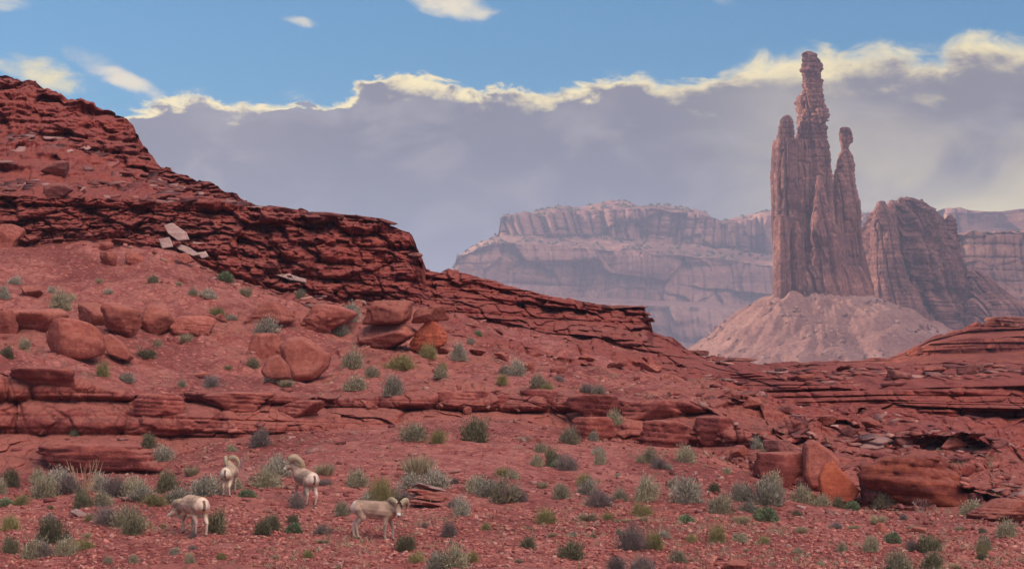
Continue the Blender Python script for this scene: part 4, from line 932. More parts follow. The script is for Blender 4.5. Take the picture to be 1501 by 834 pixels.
scatter('rubble', 7000, picker([6, 7, 8], wmask=lambda x, y: 0.08 + 0.92 * sstep(0.5, 0.64, fbm(x / 5.0, y / 5.0, 303, 3)), fpx=lambda x: 0.35 + 0.65 * sstep(500, 800, x)), 0.04, 0.36, 0.42, 4, GC, 0.25, 3.6)
clump = lambda x, y: 0.1 + 0.9 * sstep(0.47, 0.6, fbm(x / 6.0, y / 4.0, 305, 4))
scatter('rubble', 2200, picker([6, 7, 8], fpx=lambda x: sstep(900, 1100, x), wmask=clump), 0.08, 0.9, 0.13, 5, DC, 0.12, 3.6)
scatter('rubble', 6000, picker([10], fpx=lambda x: 1 - sstep(330, 420, x), wmask=clump), 0.10, 1.1, 0.13, 6, DC, 0.13, 3.4)
scatter('rubble', 2500, picker([10], fpx=lambda x: sstep(990, 1080, x), wmask=clump), 0.10, 1.1, 0.13, 7, DC + GC, 0.12, 3.2)
scatter('rubble', 700, picker([8], t0=8.6, fpx=lambda x: sstep(250, 330, x) * (1 - sstep(640, 760, x))), 0.10, 0.8, 0.2, 9, DC + GC, 0.2, 3.0)

# ------------------------------------------------------------------ desert shrubs
KINDS = {  # look for the label, category, name, leaf colours, form
 's': ('grey green sagebrush', 'shrub', 'sagebrush', (0.21, 0.18, 0.115), (0.58, 0.505, 0.34), 'bush'),
 'w': ('bluish grey saltbush', 'shrub', 'saltbush', (0.22, 0.195, 0.15), (0.60, 0.535, 0.41), 'bush'),
 'd': ('dark green bush', 'shrub', 'desert_bush', (0.10, 0.092, 0.053), (0.30, 0.265, 0.155), 'bush'),
 'p': ('purplish grey dry shrub', 'shrub', 'dry_shrub', (0.15, 0.11, 0.10), (0.38, 0.30, 0.265), 'twig'),
 'y': ('yellow green rabbitbrush', 'shrub', 'rabbitbrush', (0.19, 0.165, 0.065), (0.47, 0.40, 0.18), 'twig'),
 'g': ('straw coloured grass tuft', 'grass tuft', 'grass_tuft', (0.26, 0.22, 0.12), (0.58, 0.48, 0.32), 'grass'),
 'b': ('fresh green cushion plant', 'plant', 'cushion_plant', (0.14, 0.18, 0.085), (0.36, 0.40, 0.24), 'cushion'),
}
M_TWIG = flat_mat('twig_bark', (0.24, 0.175, 0.145))
def leaf_quads(P, dirs, ln, wd, rg):
    n = len(P)
    side = np.cross(dirs, rg.normal(size=(n, 3))); side /= np.linalg.norm(side, axis=1)[:, None] + 1e-9
    L = (ln * rg.uniform(0.6, 1.3, n))[:, None]; Wd = (wd * rg.uniform(0.7, 1.3, n))[:, None]
    V = np.stack([P - side * Wd * 0.3, P + side * Wd * 0.3, P + dirs * L * 0.6 + side * Wd * 0.5, P + dirs * L * 0.6 - side * Wd * 0.5, P + dirs * L], 1)
    return V.reshape(-1, 3), n
def shrub_meshes(k, v):
    look, cat, nm, c1, c2, form = KINDS[k]
    rg = np.random.default_rng(hash((ord(k), v)) % 2 ** 31); mat = SHRUB_MAT[k]
    tips = []; V = []; rnd = []
    if form in ('bush', 'twig'):
        nb = 46 if form == 'bush' else 60
        a = rg.uniform(0, 2 * np.pi, nb); e = np.arcsin(rg.uniform(0.05, 1.0, nb))
        d = np.stack([np.cos(a) * np.cos(e), np.sin(a) * np.cos(e), np.sin(e)], 1)
        lop = 1 + 0.35 * np.cos(a - rg.uniform(0, 6.28)) * np.cos(e)
        r = rg.uniform(0.62, 1.0, nb) * lop * (0.85 + 0.3 * n2d(a * 1.2 + v, e * 1.5, 4))
        tips = d * r[:, None] * np.array([0.46, 0.46, 0.46])
        per = 74 if form == 'bush' else 52
        for t in tips:
            m = int(per * rg.uniform(0.5, 1.4)); dirv = t / np.linalg.norm(t)
            u = rg.uniform(0.25, 1.1, m) ** 0.6
            P = t[None] * u[:, None] + rg.normal(size=(m, 3)) * np.array([0.07, 0.07, 0.06]) * (0.5 + u[:, None])
            P[:, 2] = np.maximum(P[:, 2], 0.01)
            dd = dirv[None] * 0.8 + rg.normal(size=(m, 3)) * 0.55 + np.array([0, 0, 0.45]); dd /= np.linalg.norm(dd, axis=1)[:, None]
            q, n = leaf_quads(P, dd, 0.085 if form == 'bush' else 0.15, 0.022 if form == 'bush' else 0.011, rg)
            V.append(q); rnd.append(np.repeat(np.clip(rg.normal(0.45 + rg.normal() * 0.15, 0.25, n), 0, 1), 5))
    elif form == 'grass':
        n = 620; a = rg.uniform(0, 2 * np.pi, n); rr = np.sqrt(rg.uniform(0, 1, n)) * 0.22
        P = np.stack([np.cos(a) * rr, np.sin(a) * rr, np.zeros(n)], 1)
        lean = rg.uniform(0.1, 0.85, n); dd = np.stack([np.cos(a) * lean, np.sin(a) * lean, np.ones(n)], 1) + rg.normal(size=(n, 3)) * 0.15
        dd /= np.linalg.norm(dd, axis=1)[:, None]
        q, n = leaf_quads(P, dd, 0.62, 0.018, rg); V.append(q); rnd.append(np.repeat(rg.uniform(0, 1, n), 5))
    else:
        n = 1100; a = rg.uniform(0, 2 * np.pi, n); e = np.arcsin(rg.uniform(0.02, 1, n))
        lump = 0.8 + 0.35 * n2d(np.cos(a) * 2 + v, np.sin(a) * 2 + e * 2, 5)
        d = np.stack([np.cos(a) * np.cos(e), np.sin(a) * np.cos(e), np.sin(e)], 1)
        P = d * (np.array([0.44, 0.44, 0.36]) * (lump * rg.uniform(0.75, 1, n))[:, None])
        dd = d + rg.normal(size=(n, 3)) * 0.4; dd /= np.linalg.norm(dd, axis=1)[:, None]
        q, n = leaf_quads(P, dd, 0.12, 0.045, rg); V.append(q); rnd.append(np.repeat(rg.uniform(0, 1, n), 5))
    V = np.concatenate(V); rnd = np.concatenate(rnd); n = len(V) // 5
    b = np.arange(n)[:, None] * 5
    Q = np.concatenate([b + np.array([[0, 1, 2, 3]]), b + np.array([[3, 2, 4, 4]])])
    # two kinds of face: build with triangles only
    T = np.concatenate([b + np.array([[0, 1, 2]]), b + np.array([[0, 2, 3]]), b + np.array([[3, 2, 4]])])
    leaf = raw_mesh('foliage', V, T, mat, {'rnd': rnd})
    # woody stems
    SV, SF = [], []
    src = tips if len(tips) else np.array([[math.cos(q) * 0.2, math.sin(q) * 0.2, 0.2] for q in np.linspace(0, 6, 9)])
    for t in src:
        base = np.array([t[0] * 0.08, t[1] * 0.08, -0.05]); mid = (base + t) * 0.5 + rg.normal(size=3) * 0.03 + np.array([0, 0, 0.03]); k0 = len(SV)
        for p, rr in ((base, 0.016), (mid, 0.010), (t * 1.12, 0.004)):
            for j in range(3):
                an = j * 2.094; SV.append(p + rr * np.array([math.cos(an), math.sin(an), 0.2 * math.sin(an * 2)]))
        for sgm in range(2):
            for j in range(3):
                A, B = k0 + sgm * 3 + j, k0 + sgm * 3 + (j + 1) % 3; SF += [[A, B, B + 3], [A, B + 3, A + 3]]
    stem = raw_mesh('stem', np.array(SV), np.array(SF), M_TWIG)
    return leaf, stem
SHRUB_MAT = {k: leaf_mat(KINDS[k][2] + '_leaf', KINDS[k][3], KINDS[k][4]) for k in KINDS}
SHRUB_ME = {k: [shrub_meshes(k, v) for v in range(5)] for k in KINDS}

def _ext(me):
    c = np.zeros(len(me.vertices) * 3, np.float32); me.vertices.foreach_get('co', c); c = c.reshape(-1, 3)
    return (float(np.percentile(np.abs(c[:, :2]).max(1), 97)) * 2, float(np.percentile(c[:, 2], 98)))
SHRUB_EXT = {id(m[0]): _ext(m[0]) for k in SHRUB_ME for m in SHRUB_ME[k]}
MARKS = [((295, 757), 'ram grazing at lower left'), ((337, 706), 'smallest ram'), ((447, 712), 'ram turning its head'), ((550, 765), 'staring ram'), ((1227, 702), 'bright triangular slab'), ((1340, 712), 'big banded outcrop'),
         ((595, 470), 'balanced caprocks'), ((445, 527), 'large faceted boulder'), ((106, 497), 'biggest rounded boulder'), ((180, 475), 'creased boulder'), ((625, 732), 'little slab stack'), ((260, 355), 'fallen pale slabs'),
         ((150, 665), 'whale shaped outcrop'), ((1480, 475), 'layered mound'), ((915, 470), 'square rim stack'), ((800, 590), 'tallest pillow block'), ((962, 605), 'whaleback block'), ((1148, 690), 'squarish ledge block'), ((1080, 832), 'bottom edge stone'),
         ((430, 408), 'broad pale slab'), ((125, 710), 'dry reed stalks'), ((620, 380), 'overhanging cliff nose'), ((0, 834), 'bottom left corner'), ((1501, 834), 'bottom right corner'), ((760, 834), 'bottom edge middle'), ((30, 600), 'left end of the ledge')]
def rel(px, py, m):
    (mx, my), nm = m; dx, dy = px - mx, py - my
    if abs(dx) > abs(dy) * 1.3: return ('right of the ' if dx > 0 else 'left of the ') + nm
    return ('in front of the ' if dy > 0 else 'up behind the ') + nm
def size_word(w): return 'tiny' if w < 19 else 'small' if w < 27 else 'middling' if w < 36 else 'large' if w < 47 else 'very broad'
ORD = ['first', 'second', 'third', 'fourth', 'fifth', 'sixth', 'seventh', 'eighth', 'ninth', 'tenth']
def auto_labels(items):
    """items: [(look, px, py, w)] -> one label each: look, size and the marks it stands by"""
    out = []
    near = [sorted(MARKS, key=lambda m: (m[0][0] - px) ** 2 + (m[0][1] - py) ** 2) for _, px, py, _ in items]
    lab = [f'{size_word(w)} {look} {rel(px, py, near[i][0])}' for i, (look, px, py, w) in enumerate(items)]
    for i, (look, px, py, w) in enumerate(items):
        if lab.count(lab[i]) > 1: out.append(f'{size_word(w)} {look} between {near[i][0][1]} and {near[i][1][1]}')
        else: out.append(lab[i])
    for l in sorted(set(out)):
        ids = [i for i, q in enumerate(out) if q == l]
        if len(ids) > 1:
            for k, i in enumerate(sorted(ids, key=lambda i: items[i][1])): out[i] = f'{ORD[k]} from left, ' + out[i]
    return [l if len(l.split()) <= 16 else l.replace('purplish grey dry', 'purplish').replace('straw coloured ', 'straw ').replace('big banded ', 'banded ').replace('bright triangular', 'triangular') for l in out]
# kind, column, row of the foot, width in photo pixels, height / width
SH = '''s 612 648 44 .55;y 640 650 26 .7;d 697 648 40 .8;s 832 651 32 .7;w 870 647 15 .9;g 768 645 20 .3;s 790 664 22 .6;s 789 684 20 .8;d 812 684 28 .9;b 816 686 22 .5;p 832 690 32 .7;w 878 668 20 .6;s 879 681 20 .8;y 738 698 24 .5;s 752 702 24 .5;
s 697 722 36 .6;w 716 728 40 .6;s 742 736 50 .6;p 762 736 26 .6;s 822 731 28 .7;y 856 712 28 .6;w 860 726 30 .7;p 880 744 42 .55;s 909 735 28 .6;s 938 680 16 .7;s 951 678 24 .8;p 966 688 26 .6;w 980 688 14 .6;s 1010 678 32 .7;
s 948 736 40 .85;w 1008 738 48 .7;s 985 716 16 .8;d 1048 722 18 .7;s 1053 753 42 .6;y 802 768 32 .65;g 861 764 30 .45;y 892 762 18 .6;g 905 766 10 .6;g 919 765 14 .5;y 941 756 36 .5;g 945 764 18 .4;b 1006 766 24 .5;d 838 820 38 .65;d 773 804 24 .7;
p 926 808 44 .8;y 960 806 28 .85;d 869 789 10 .6;s 996 825 28 .6;y 1052 796 28 .9;p 905 838 30 .7;p 938 840 40 .6;s 668 834 46 .7;y 692 824 22 .7;w 640 836 36 .7;y 711 777 16 .7;p 658 788 24 .9;w 678 756 26 1.0;p 664 744 20 .6;
g 612 702 48 .75;w 604 716 40 .5;w 640 718 44 .6;y 556 742 46 .8;w 540 744 36 .6;p 585 738 40 .5;s 522 714 38 .6;s 500 756 24 .8;g 476 698 30 .65;p 474 712 24 .4;w 408 700 38 .75;s 392 714 46 .55;b 362 728 26 .4;w 300 726 50 .5;s 345 717 26 .6;
d 430 769 20 .7;b 430 781 26 .55;d 382 786 26 .9;d 398 778 24 .9;d 592 809 32 .7;y 612 825 28 .55;d 312 782 34 1.0;p 284 789 16 .6;p 437 746 24 1.0;p 470 784 26 .5;g 472 796 22 .3;p 380 655 34 .75;s 340 662 16 .6;d 217 657 24 .8;w 236 676 34 .6;
g 280 698 24 .65;d 14 714 26 .9;s 2 724 24 .9;s 57 708 24 .8;w 80 714 42 .6;s 66 730 46 .6;p 100 724 44 .6;w 148 720 34 .7;p 170 728 44 .6;s 196 730 40 .7;d 243 722 34 .8;d 120 746 32 .8;s 148 742 30 .7;w 210 736 40 .5;y 226 742 40 .4;p 158 770 44 .6;
s 190 774 48 .6;d 192 784 36 .7;y 132 764 16 .7;p 70 766 22 .6;d 72 798 46 .75;d 17 812 26 .9;s 44 820 44 .6;p 62 816 36 .6;s 92 814 36 .6;y 122 806 36 .4;y 14 778 30 .7;b 8 742 24 .5;y 30 740 24 .6;w 260 738 40 .5;g 250 738 22 .9;s 262 750 16 .6;
w 388 494 40 .6;y 320 466 26 .5;w 338 470 18 .4;g 360 436 20 .8;w 306 438 26 .5;b 330 414 24 .6;d 224 415 16 .7;s 440 438 20 .6;s 86 457 34 .8;g 100 444 22 .7;w 20 417 22 .5;w 6 440 20 .9;s 38 511 20 .7;d 10 525 24 .6;y 150 553 22 1.2;w 184 561 26 .5;d 212 527 32 .4;
g 272 502 20 .7;g 230 508 14 .8;w 512 472 30 .8;w 498 494 26 .6;s 512 541 36 .7;y 588 543 46 .45;s 524 573 38 .5;w 574 580 30 .9;s 548 554 24 .6;y 628 527 26 .8;w 672 530 24 1.1;s 645 554 22 .7;y 650 543 14 .8;p 738 549 18 .6;w 758 551 30 .7;y 736 566 20 .8;
s 786 570 26 .7;y 804 573 20 .6;p 858 577 26 .5;w 876 578 20 .6;s 902 623 24 .8;b 701 493 12 .7;g 419 568 24 .5;w 396 562 18 .6;d 372 540 20 .7;p 310 568 28 .6;g 334 544 14 .6;s 268 568 14 .7;w 1128 742 50 .7;s 1134 722 30 .9;w 1090 736 36 .7;b 1122 764 36 .55;
g 1088 768 28 .5;w 1100 752 30 .5;s 1178 738 34 .7;y 1188 738 20 .8;s 1204 742 26 .6;d 1230 744 18 .8;b 1250 748 22 .6;d 1254 740 18 .5;s 1292 744 34 .65;w 1112 658 20 .8;g 1118 668 14 .8;g 1178 664 18 .4;s 1426 756 34 .6;g 1288 769 26 .6;g 1176 782 20 .6;b 1310 796 26 .6;
s 1280 808 26 .8;y 1122 796 18 .6;s 1084 794 26 .5;d 1368 810 40 .6;p 1340 808 24 .7;s 1446 806 24 .8;y 1440 812 18 .7;d 1440 820 18 .6;s 1480 788 32 .75;d 1366 834 34 .7;s 1320 838 38 .75;g 1400 834 20 .5;p 1228 774 22 .4;g 1252 776 20 .4;g 1460 732 22 .4;d 1168 756 16 .5;
w 90 690 18 .9;g 420 690 14 .7;y 196 692 12 .8;d 108 640 14 .7;g 20 590 12 .6;s 745 548 16 .6;w 690 505 14 .6;g 560 500 14 .6;p 820 560 18 .5;g 470 450 12 .7;w 160 432 14 .5;g 262 420 12 .6;s 282 433 14 .7;g 145 416 12 .7;w 76 430 14 .7'''
SHL = []
for tok in SH.replace('\n', '').split(';'):
    k, x, y, w, r = tok.split(); SHL.append((k, float(x), float(y), float(w), float(r)))
rs = random.Random(4)
for _ in range(900):
    if len(SHL) >= 248: break
    x, y = rs.uniform(5, 1496), rs.uniform(690, 830)
    if y < interp(np.array([x]), A4, 1)[0] + 12: continue
    if any(abs(x - q[1]) < 24 and abs(y - q[2]) < 15 for q in SHL) or (250 < x < 610 and 670 < y < 805): continue
    SHL.append((rs.choice('sswwygpg'), x, y, rs.uniform(10, 19), rs.uniform(0.5, 0.8)))
shlab = auto_labels([(KINDS[k][0], x, y, w) for k, x, y, w, r in SHL])
GRP = {'s': 'sagebrush clumps over the slope', 'w': 'saltbush clumps over the slope', 'd': 'dark green bushes over the slope', 'p': 'dry purplish shrubs over the slope', 'y': 'rabbitbrush over the slope', 'g': 'grass tufts over the slope', 'b': 'green cushion plants over the slope'}
for (k, x, y, w, r), lab in zip(SHL, shlab):
    g = ground_at(x, y); m = g.y / F; lf, st = SHRUB_ME[k][rs.randrange(5)]
    wm = w * m * 1.02
    ext = SHRUB_EXT[id(lf)]
    o = thing(KINDS[k][2], lab, KINDS[k][1], g + Vector((0, wm * 0.2, -0.02)), GRP[k])
    o.rotation_euler = (0, 0, rs.uniform(0, 6.28)); o.scale = (wm / ext[0], wm / ext[0], wm * min(r, 0.95) / ext[1])
    link('foliage', lf, o)
    if KINDS[k][5] != 'grass': link('stem', st, o)
# dry reed stalks over the left sage band
def stalks():
    rg = np.random.default_rng(9); V, T = [], []
    for i in range(26):
        a = rg.uniform(0, 6.28); b = np.array([math.cos(a) * 0.12, math.sin(a) * 0.12, 0]); L = rg.uniform(0.45, 1.0)
        d = np.array([math.cos(a) * 0.35 + rg.normal() * .1, math.sin(a) * 0.2, 1.0]); k0 = len(V)
        for s_, rr in ((0, .013), (.5, .011), (1, .008)):
            p = b + d * L * s_ + np.array([0.05 * math.sin(s_ * 3 + a), 0, 0])
            for j in range(3): V.append(p + rr * np.array([math.cos(j * 2.09), math.sin(j * 2.09), 0]))
        for q in range(2):
            for j in range(3):
                A, B = k0 + q * 3 + j, k0 + q * 3 + (j + 1) % 3; T += [[A, B, B + 3], [A, B + 3, A + 3]]
    return raw_mesh('reed_stalks', np.array(V), np.array(T), flat_mat('dry_stalk', (0.46, 0.30, 0.19)))
tag(link('reed_stalks', stalks(), loc=ground_at(125, 722)), 'tall dry straw coloured stalks standing up out of the left sage band', 'dry stalks')
# a leafless twig bush behind the rams
def twigs(seed, name, label, px, py, h):
    rg = np.random.default_rng(seed); V, T = [], []
    def seg(a, b, r0, r1):
        k0 = len(V)
        for p, rr in ((a, r0), (b, r1)):
            for j in range(3): V.append(p + rr * np.array([math.cos(j * 2.09), math.sin(j * 2.09), 0]))
        for j in range(3):
            A, B = k0 + j, k0 + (j + 1) % 3; T.extend([[A, B, B + 3], [A, B + 3, A + 3]])
    def grow(p, d, L, r, dep):
        q = p + d * L; seg(p, q, r, r * 0.7)
        if dep:
            for _ in range(3):
                e = d + rg.normal(size=3) * 0.5; e /= np.linalg.norm(e); grow(q, e, L * 0.7, r * 0.65, dep - 1)
    for _ in range(5):
        d = np.array([rg.normal() * 0.5, rg.normal() * 0.4, 1.0]); d /= np.linalg.norm(d); grow(np.zeros(3), d, h * 0.4, 0.012, 3)
    return tag(link(name, raw_mesh(name, np.array(V), np.array(T), flat_mat(name + '_bark', (0.40, 0.27, 0.25))), loc=ground_at(px, py)), label, 'dead bush')
twigs(3, 'dead_bush', 'leafless pale twig bush between the smallest ram and the ram turning its head', 366, 706, 0.8)
twigs(4, 'dead_bush', 'leafless pale twigs at the foot of the banded outcrop', 1352, 752, 0.5)
twigs(5, 'dead_bush', 'thin leafless twigs hanging in front of the purplish sage at centre', 742, 738, 0.5)
# labels of the tumbled blocks
for o, l in zip(TBL, auto_labels([('dark maroon angular block' if o.data.materials[0].name.startswith('maroon') else 'red angular block', x, y, w) for o, (x, y, w, h) in zip(TBL, TB)])):
    tag(o, l, 'block', 'tumbled blocks on the broken slopes')
# junipers on the far rim, right
def juniper(px, py, D, hpx, lab, seed):
    rg = np.random.default_rng(seed); m = D / F; h = hpx * m
    t = thing('juniper_tree', lab, 'tree', ((px - CX) / F * D, D, (HZ - py) / F * D), 'junipers on the far rim')
    bm = bmesh.new(); bmesh.ops.create_cone(bm, cap_ends=True, segments=7, radius1=0.09 * h, radius2=0.05 * h, depth=h * 0.5, matrix=Matrix.Translation((0, 0, h * 0.2)))
    me = bpy.data.meshes.new('trunk'); bm.to_mesh(me); bm.free(); me.materials.append(M_TWIG); link('trunk', me, t)
    n = 500; d = rg.normal(size=(n, 3)); d /= np.linalg.norm(d, axis=1)[:, None]
    lump = 0.6 + 0.7 * n3d(d[:, 0] * 2 + seed, d[:, 1] * 2, d[:, 2] * 2, seed)
    P = d * (lump * rg.uniform(0.6, 1, n) * h * 0.55)[:, None]; P[:, 2] = P[:, 2] * 0.8 + h * 0.6
    V, n = leaf_quads(P, d, h * 0.22, h * 0.12, rg); b = np.arange(n)[:, None] * 5
    T = np.concatenate([b + np.array([[0, 1, 2]]), b + np.array([[0, 2, 3]]), b + np.array([[3, 2, 4]])])
    link('crown', raw_mesh('crown', V, T, SHRUB_MAT['d'], {'rnd': np.repeat(rg.uniform(0, .5, n), 5)}), t)
for k, (x, y, hh, lab) in enumerate([(1421, 346, 6, 'roundest juniper on the far right rim, leftmost of the row'), (1429, 346, 8, 'tallest juniper on the far right rim'), (1447, 345, 5, 'small juniper right of the tallest one on the far rim'), (1460, 345, 5, 'squat juniper in the middle of the far rim row'), (1474, 344, 4, 'tiny juniper, second from the right on the far rim'), (1492, 343, 5, 'juniper at the right end of the far rim row')]):
    juniper(x, y + 1, 1735, hh, lab, 40 + k)
# scrub dotted over the bench of the far mesa
def far_scrub():
    rg = np.random.default_rng(5); V = []; n = 0
    R, Cc = MX.shape; rows = [i for i in range(R) if (30 + 20 + 80 <= i < 30 + 20 + 80 + 40) or i > 30 + 20 + 80 + 40 + 82]
    vs, ts, rn = [], [], []
    for i in range(420):
        r = rows[rg.integers(0, len(rows) - 1)]; c = rg.integers(60, Cc - 120); p = np.array([MX[r, c], MY[r, c], MZ[r, c]])
        d = rg.normal(size=(14, 3)); d /= np.linalg.norm(d, axis=1)[:, None]; d[:, 2] = np.abs(d[:, 2]); sz = rg.uniform(1.2, 3.2)
        q, k = leaf_quads(p + d * sz * 0.5, d, sz, sz * 0.8, rg); b = np.arange(k)[:, None] * 5 + n
        ts.append(np.concatenate([b + np.array([[0, 1, 2]]), b + np.array([[0, 2, 3]]), b + np.array([[3, 2, 4]])])); vs.append(q); n += len(q)
    V = np.concatenate(vs)
    tag(link('far_scrub', raw_mesh('far_scrub', V, np.concatenate(ts), SHRUB_MAT['d'], {'rnd': rg.uniform(0, .5, len(V))})), kind='stuff')
far_scrub()

# thin dry grass between the shrubs, too fine to count
def dry_grass():
    rg = np.random.default_rng(12); V, n = [], 0
    rows = np.where(np.isin(ROWK, [2, 3, 6, 7]))[0]
    r = rows[rg.integers(0, len(rows), 5200)]; c = C_IN[rg.integers(0, len(C_IN), 5200)]
    P = np.stack([HX[r, c], HY[r, c], HZ3[r, c]], -1)
    k = rg.uniform(0, 1, len(P)) < 0.03 + 0.97 * sstep(0.52, 0.66, fbm(P[:, 0] / 2.2, P[:, 1] / 2.6, 411, 3)); P = P[k]
    for p in P:
        m = rg.integers(5, 12); a = rg.uniform(0, 6.28, m); d = np.stack([np.cos(a) * 0.6, np.sin(a) * 0.6, np.ones(m)], 1) + rg.normal(size=(m, 3)) * 0.25
        d /= np.linalg.norm(d, axis=1)[:, None]
        q, _ = leaf_quads(np.repeat(p[None], m, 0) + rg.normal(size=(m, 3)) * np.array([0.05, 0.05, 0]), d, 0.14, 0.012, rg); V.append(q)
    V = np.concatenate(V); n = len(V) // 5; b = np.arange(n)[:, None] * 5
    T = np.concatenate([b + np.array([[0, 1, 2]]), b + np.array([[0, 2, 3]]), b + np.array([[3, 2, 4]])])
    tag(link('dry_grass', raw_mesh('dry_grass', V, T, SHRUB_MAT['g'], {'rnd': np.repeat(rg.uniform(0, 1, n), 5)})), kind='stuff')
dry_grass()

# ------------------------------------------------------------------ four bighorn rams
def capsule(bm, a, ra, b, rb, seg=14):
    a, b = Vector(a), Vector(b); ax = b - a; L = ax.length
    q = (ax.normalized() if L > 1e-6 else Vector((0, 0, 1))).to_track_quat('Z', 'Y').to_matrix()
    rings = []
    for i in range(1, 6): t = math.pi / 2 * (1 - i / 5); rings.append((-ra * math.sin(t), ra * math.cos(t)))
    for i in range(0, 6): t = math.pi / 2 * i / 5.01; rings.append((L + rb * math.sin(t), rb * math.cos(t)))
    prev = None; first = bm.verts.new(a + q @ Vector((0, 0, -ra)))
    for z, r in rings:
        cur = [bm.verts.new(a + q @ Vector((r * math.cos(k * 2 * math.pi / seg), r * math.sin(k * 2 * math.pi / seg), z))) for k in range(seg)]
        for k in range(seg):
            if prev: bm.faces.new((prev[k], prev[(k + 1) % seg], cur[(k + 1) % seg], cur[k]))
            else: bm.faces.new((first, cur[(k + 1) % seg], cur[k]))
        prev = cur
    last = bm.verts.new(b + q @ Vector((0, 0, rb)))
    for k in range(seg): bm.faces.new((prev[k], prev[(k + 1) % seg], last))
def make_ram(label, px, py, heading, poll, face, legs, size=1.0, coat=(0.36, 0.265, 0.215), rumpc=(0.66, 0.56, 0.46), roll=0.0, horn_deg=300, drop=0.0, headroll=0.0):
    """body frame: x forward, y left, z up, metres. poll: top of the head; face: direction of the muzzle (world-free, body frame)"""
    bm = bmesh.new(); C = lambda *a: capsule(bm, *a)
    # trunk: deep chest, tucked belly, round rump
    C((-0.44, 0, 0.79), 0.20, (-0.10, 0, 0.755), 0.228); C((-0.10, 0, 0.755), 0.228, (0.30, 0, 0.735), 0.245)
    C((-0.10, 0, 0.70), 0.185, (0.28, 0, 0.68), 0.20); C((0.28, 0, 0.75), 0.215, (0.42, 0, 0.78), 0.17)
    C((-0.40, 0, 0.86), 0.12, (0.22, 0, 0.875), 0.11); C((-0.47, 0, 0.82), 0.165, (-0.52, 0, 0.76), 0.15); C((0.22, 0, 0.88), 0.11, (0.36, 0, 0.86), 0.12)
    P = Vector(poll); fd = Vector(face).normalized()
    C((0.32, 0, 0.78), 0.200, tuple(Vector((0.34, 0, 0.78)).lerp(P, 0.55)), 0.155); C(tuple(Vector((0.34, 0, 0.78)).lerp(P, 0.5)), 0.155, tuple(P), 0.108)
    side = fd.cross(Vector((0, 0, 1)));
    if side.length < 0.2: side = fd.cross(Vector((1, 0, 0)))
    side.normalize(); side = Matrix.Rotation(headroll, 3, fd) @ side
    upv = side.cross(fd).normalized()          # out of the forehead
    hd = lambda f, u, s: tuple(P + fd * f + upv * u + side * s)
    C(hd(0.0, 0.0, 0), 0.100, hd(0.13, -0.005, 0), 0.082); C(hd(0.13, -0.005, 0), 0.080, hd(0.255, -0.012, 0), 0.052); C(hd(0.05, -0.05, 0), 0.075, hd(0.21, -0.05, 0), 0.042)
    for s in (-1, 1): C(hd(-0.02, -0.01, 0.09 * s), 0.024, hd(-0.07, -0.02, 0.185 * s), 0.014)
    feet = []
    for (hind, s, dx) in legs:
        if hind:
            f = -0.47 + dx
            C((-0.42, 0.095 * s, 0.74), 0.150, (-0.33 + dx * 0.35, 0.115 * s, 0.56), 0.098); C((-0.33 + dx * 0.35, 0.115 * s, 0.56), 0.088, (f - 0.055, 0.112 * s, 0.335), 0.040)
            C((f - 0.055, 0.112 * s, 0.335), 0.037, (f - 0.015, 0.112 * s, 0.10), 0.027); C((f - 0.015, 0.112 * s, 0.10), 0.029, (f + 0.02, 0.112 * s, 0.025), 0.034)
            feet.append((f + 0.02, 0.112 * s))
        else:
            f = 0.35 + dx
            C((0.32, 0.11 * s, 0.70), 0.115, (0.31 + dx * 0.3, 0.115 * s, 0.52), 0.070); C((0.31 + dx * 0.3, 0.115 * s, 0.52), 0.062, (f + 0.0, 0.105 * s, 0.31), 0.040)
            C((f, 0.105 * s, 0.31), 0.038, (f - 0.01, 0.10 * s, 0.10), 0.026); C((f - 0.01, 0.10 * s, 0.10), 0.028, (f + 0.025, 0.10 * s, 0.025), 0.034)
            feet.append((f + 0.025, 0.10 * s))
    C((-0.615, 0, 0.86), 0.036, (-0.685, 0, 0.68), 0.020)
    C((-0.36, 0, 0.56), 0.05, (-0.40, 0, 0.50), 0.048)
    me = bpy.data.meshes.new('ram_parts'); bm.to_mesh(me); bm.free()
    tmp = bpy.data.objects.new('tmp', me); COL.objects.link(tmp)
    md = tmp.modifiers.new('r', 'REMESH'); md.mode = 'VOXEL'; md.voxel_size = 0.0125
    sm = tmp.modifiers.new('s', 'SMOOTH'); sm.factor = 0.5; sm.iterations = 4
    dg = bpy.context.evaluated_depsgraph_get()
    body = bpy.data.meshes.new_from_object(tmp.evaluated_get(dg)); body.name = 'body'
    bpy.data.objects.remove(tmp); bpy.data.meshes.remove(me)
    n = len(body.vertices); co = np.zeros(n * 3, np.float32); body.vertices.foreach_get('co', co); co = co.reshape(-1, 3)
    # coat: grey brown body, cream rump and leg backs, dark tail and socks' fronts, pale muzzle, dark hooves
    x, y, z = co.T; tint = np.tile(np.array(coat, np.float32), (n, 1))
    def lay(mask, c):
        nonlocal tint
        tint = tint * (1 - mask[:, None]) + np.array(c, np.float32) * mask[:, None]
    mot = fbm3(x * 5 + px, y * 5, z * 7, 8, 4); tint = tint * (0.72 + 0.56 * sstep(0.35, 0.65, mot))[:, None]
    wob = 0.09 * (fbm3(x * 9, y * 9, z * 9, 3, 3) - 0.5)
    lay(sstep(0.82, 0.93, z + wob) * 0.35, tuple(q * 0.8 for q in coat))
    lay(sstep(0.60, 0.50, z + wob) * (z > 0.4) * (np.abs(x) < 0.3) * 0.7, rumpc)
    lay((sstep(-0.47, -0.56, x + wob) * sstep(0.36, 0.5, z)), rumpc)
    lay(sstep(0.50, 0.30, z + wob) * 0.65, tuple(q * 1.0 for q in (0.44, 0.33, 0.26)))
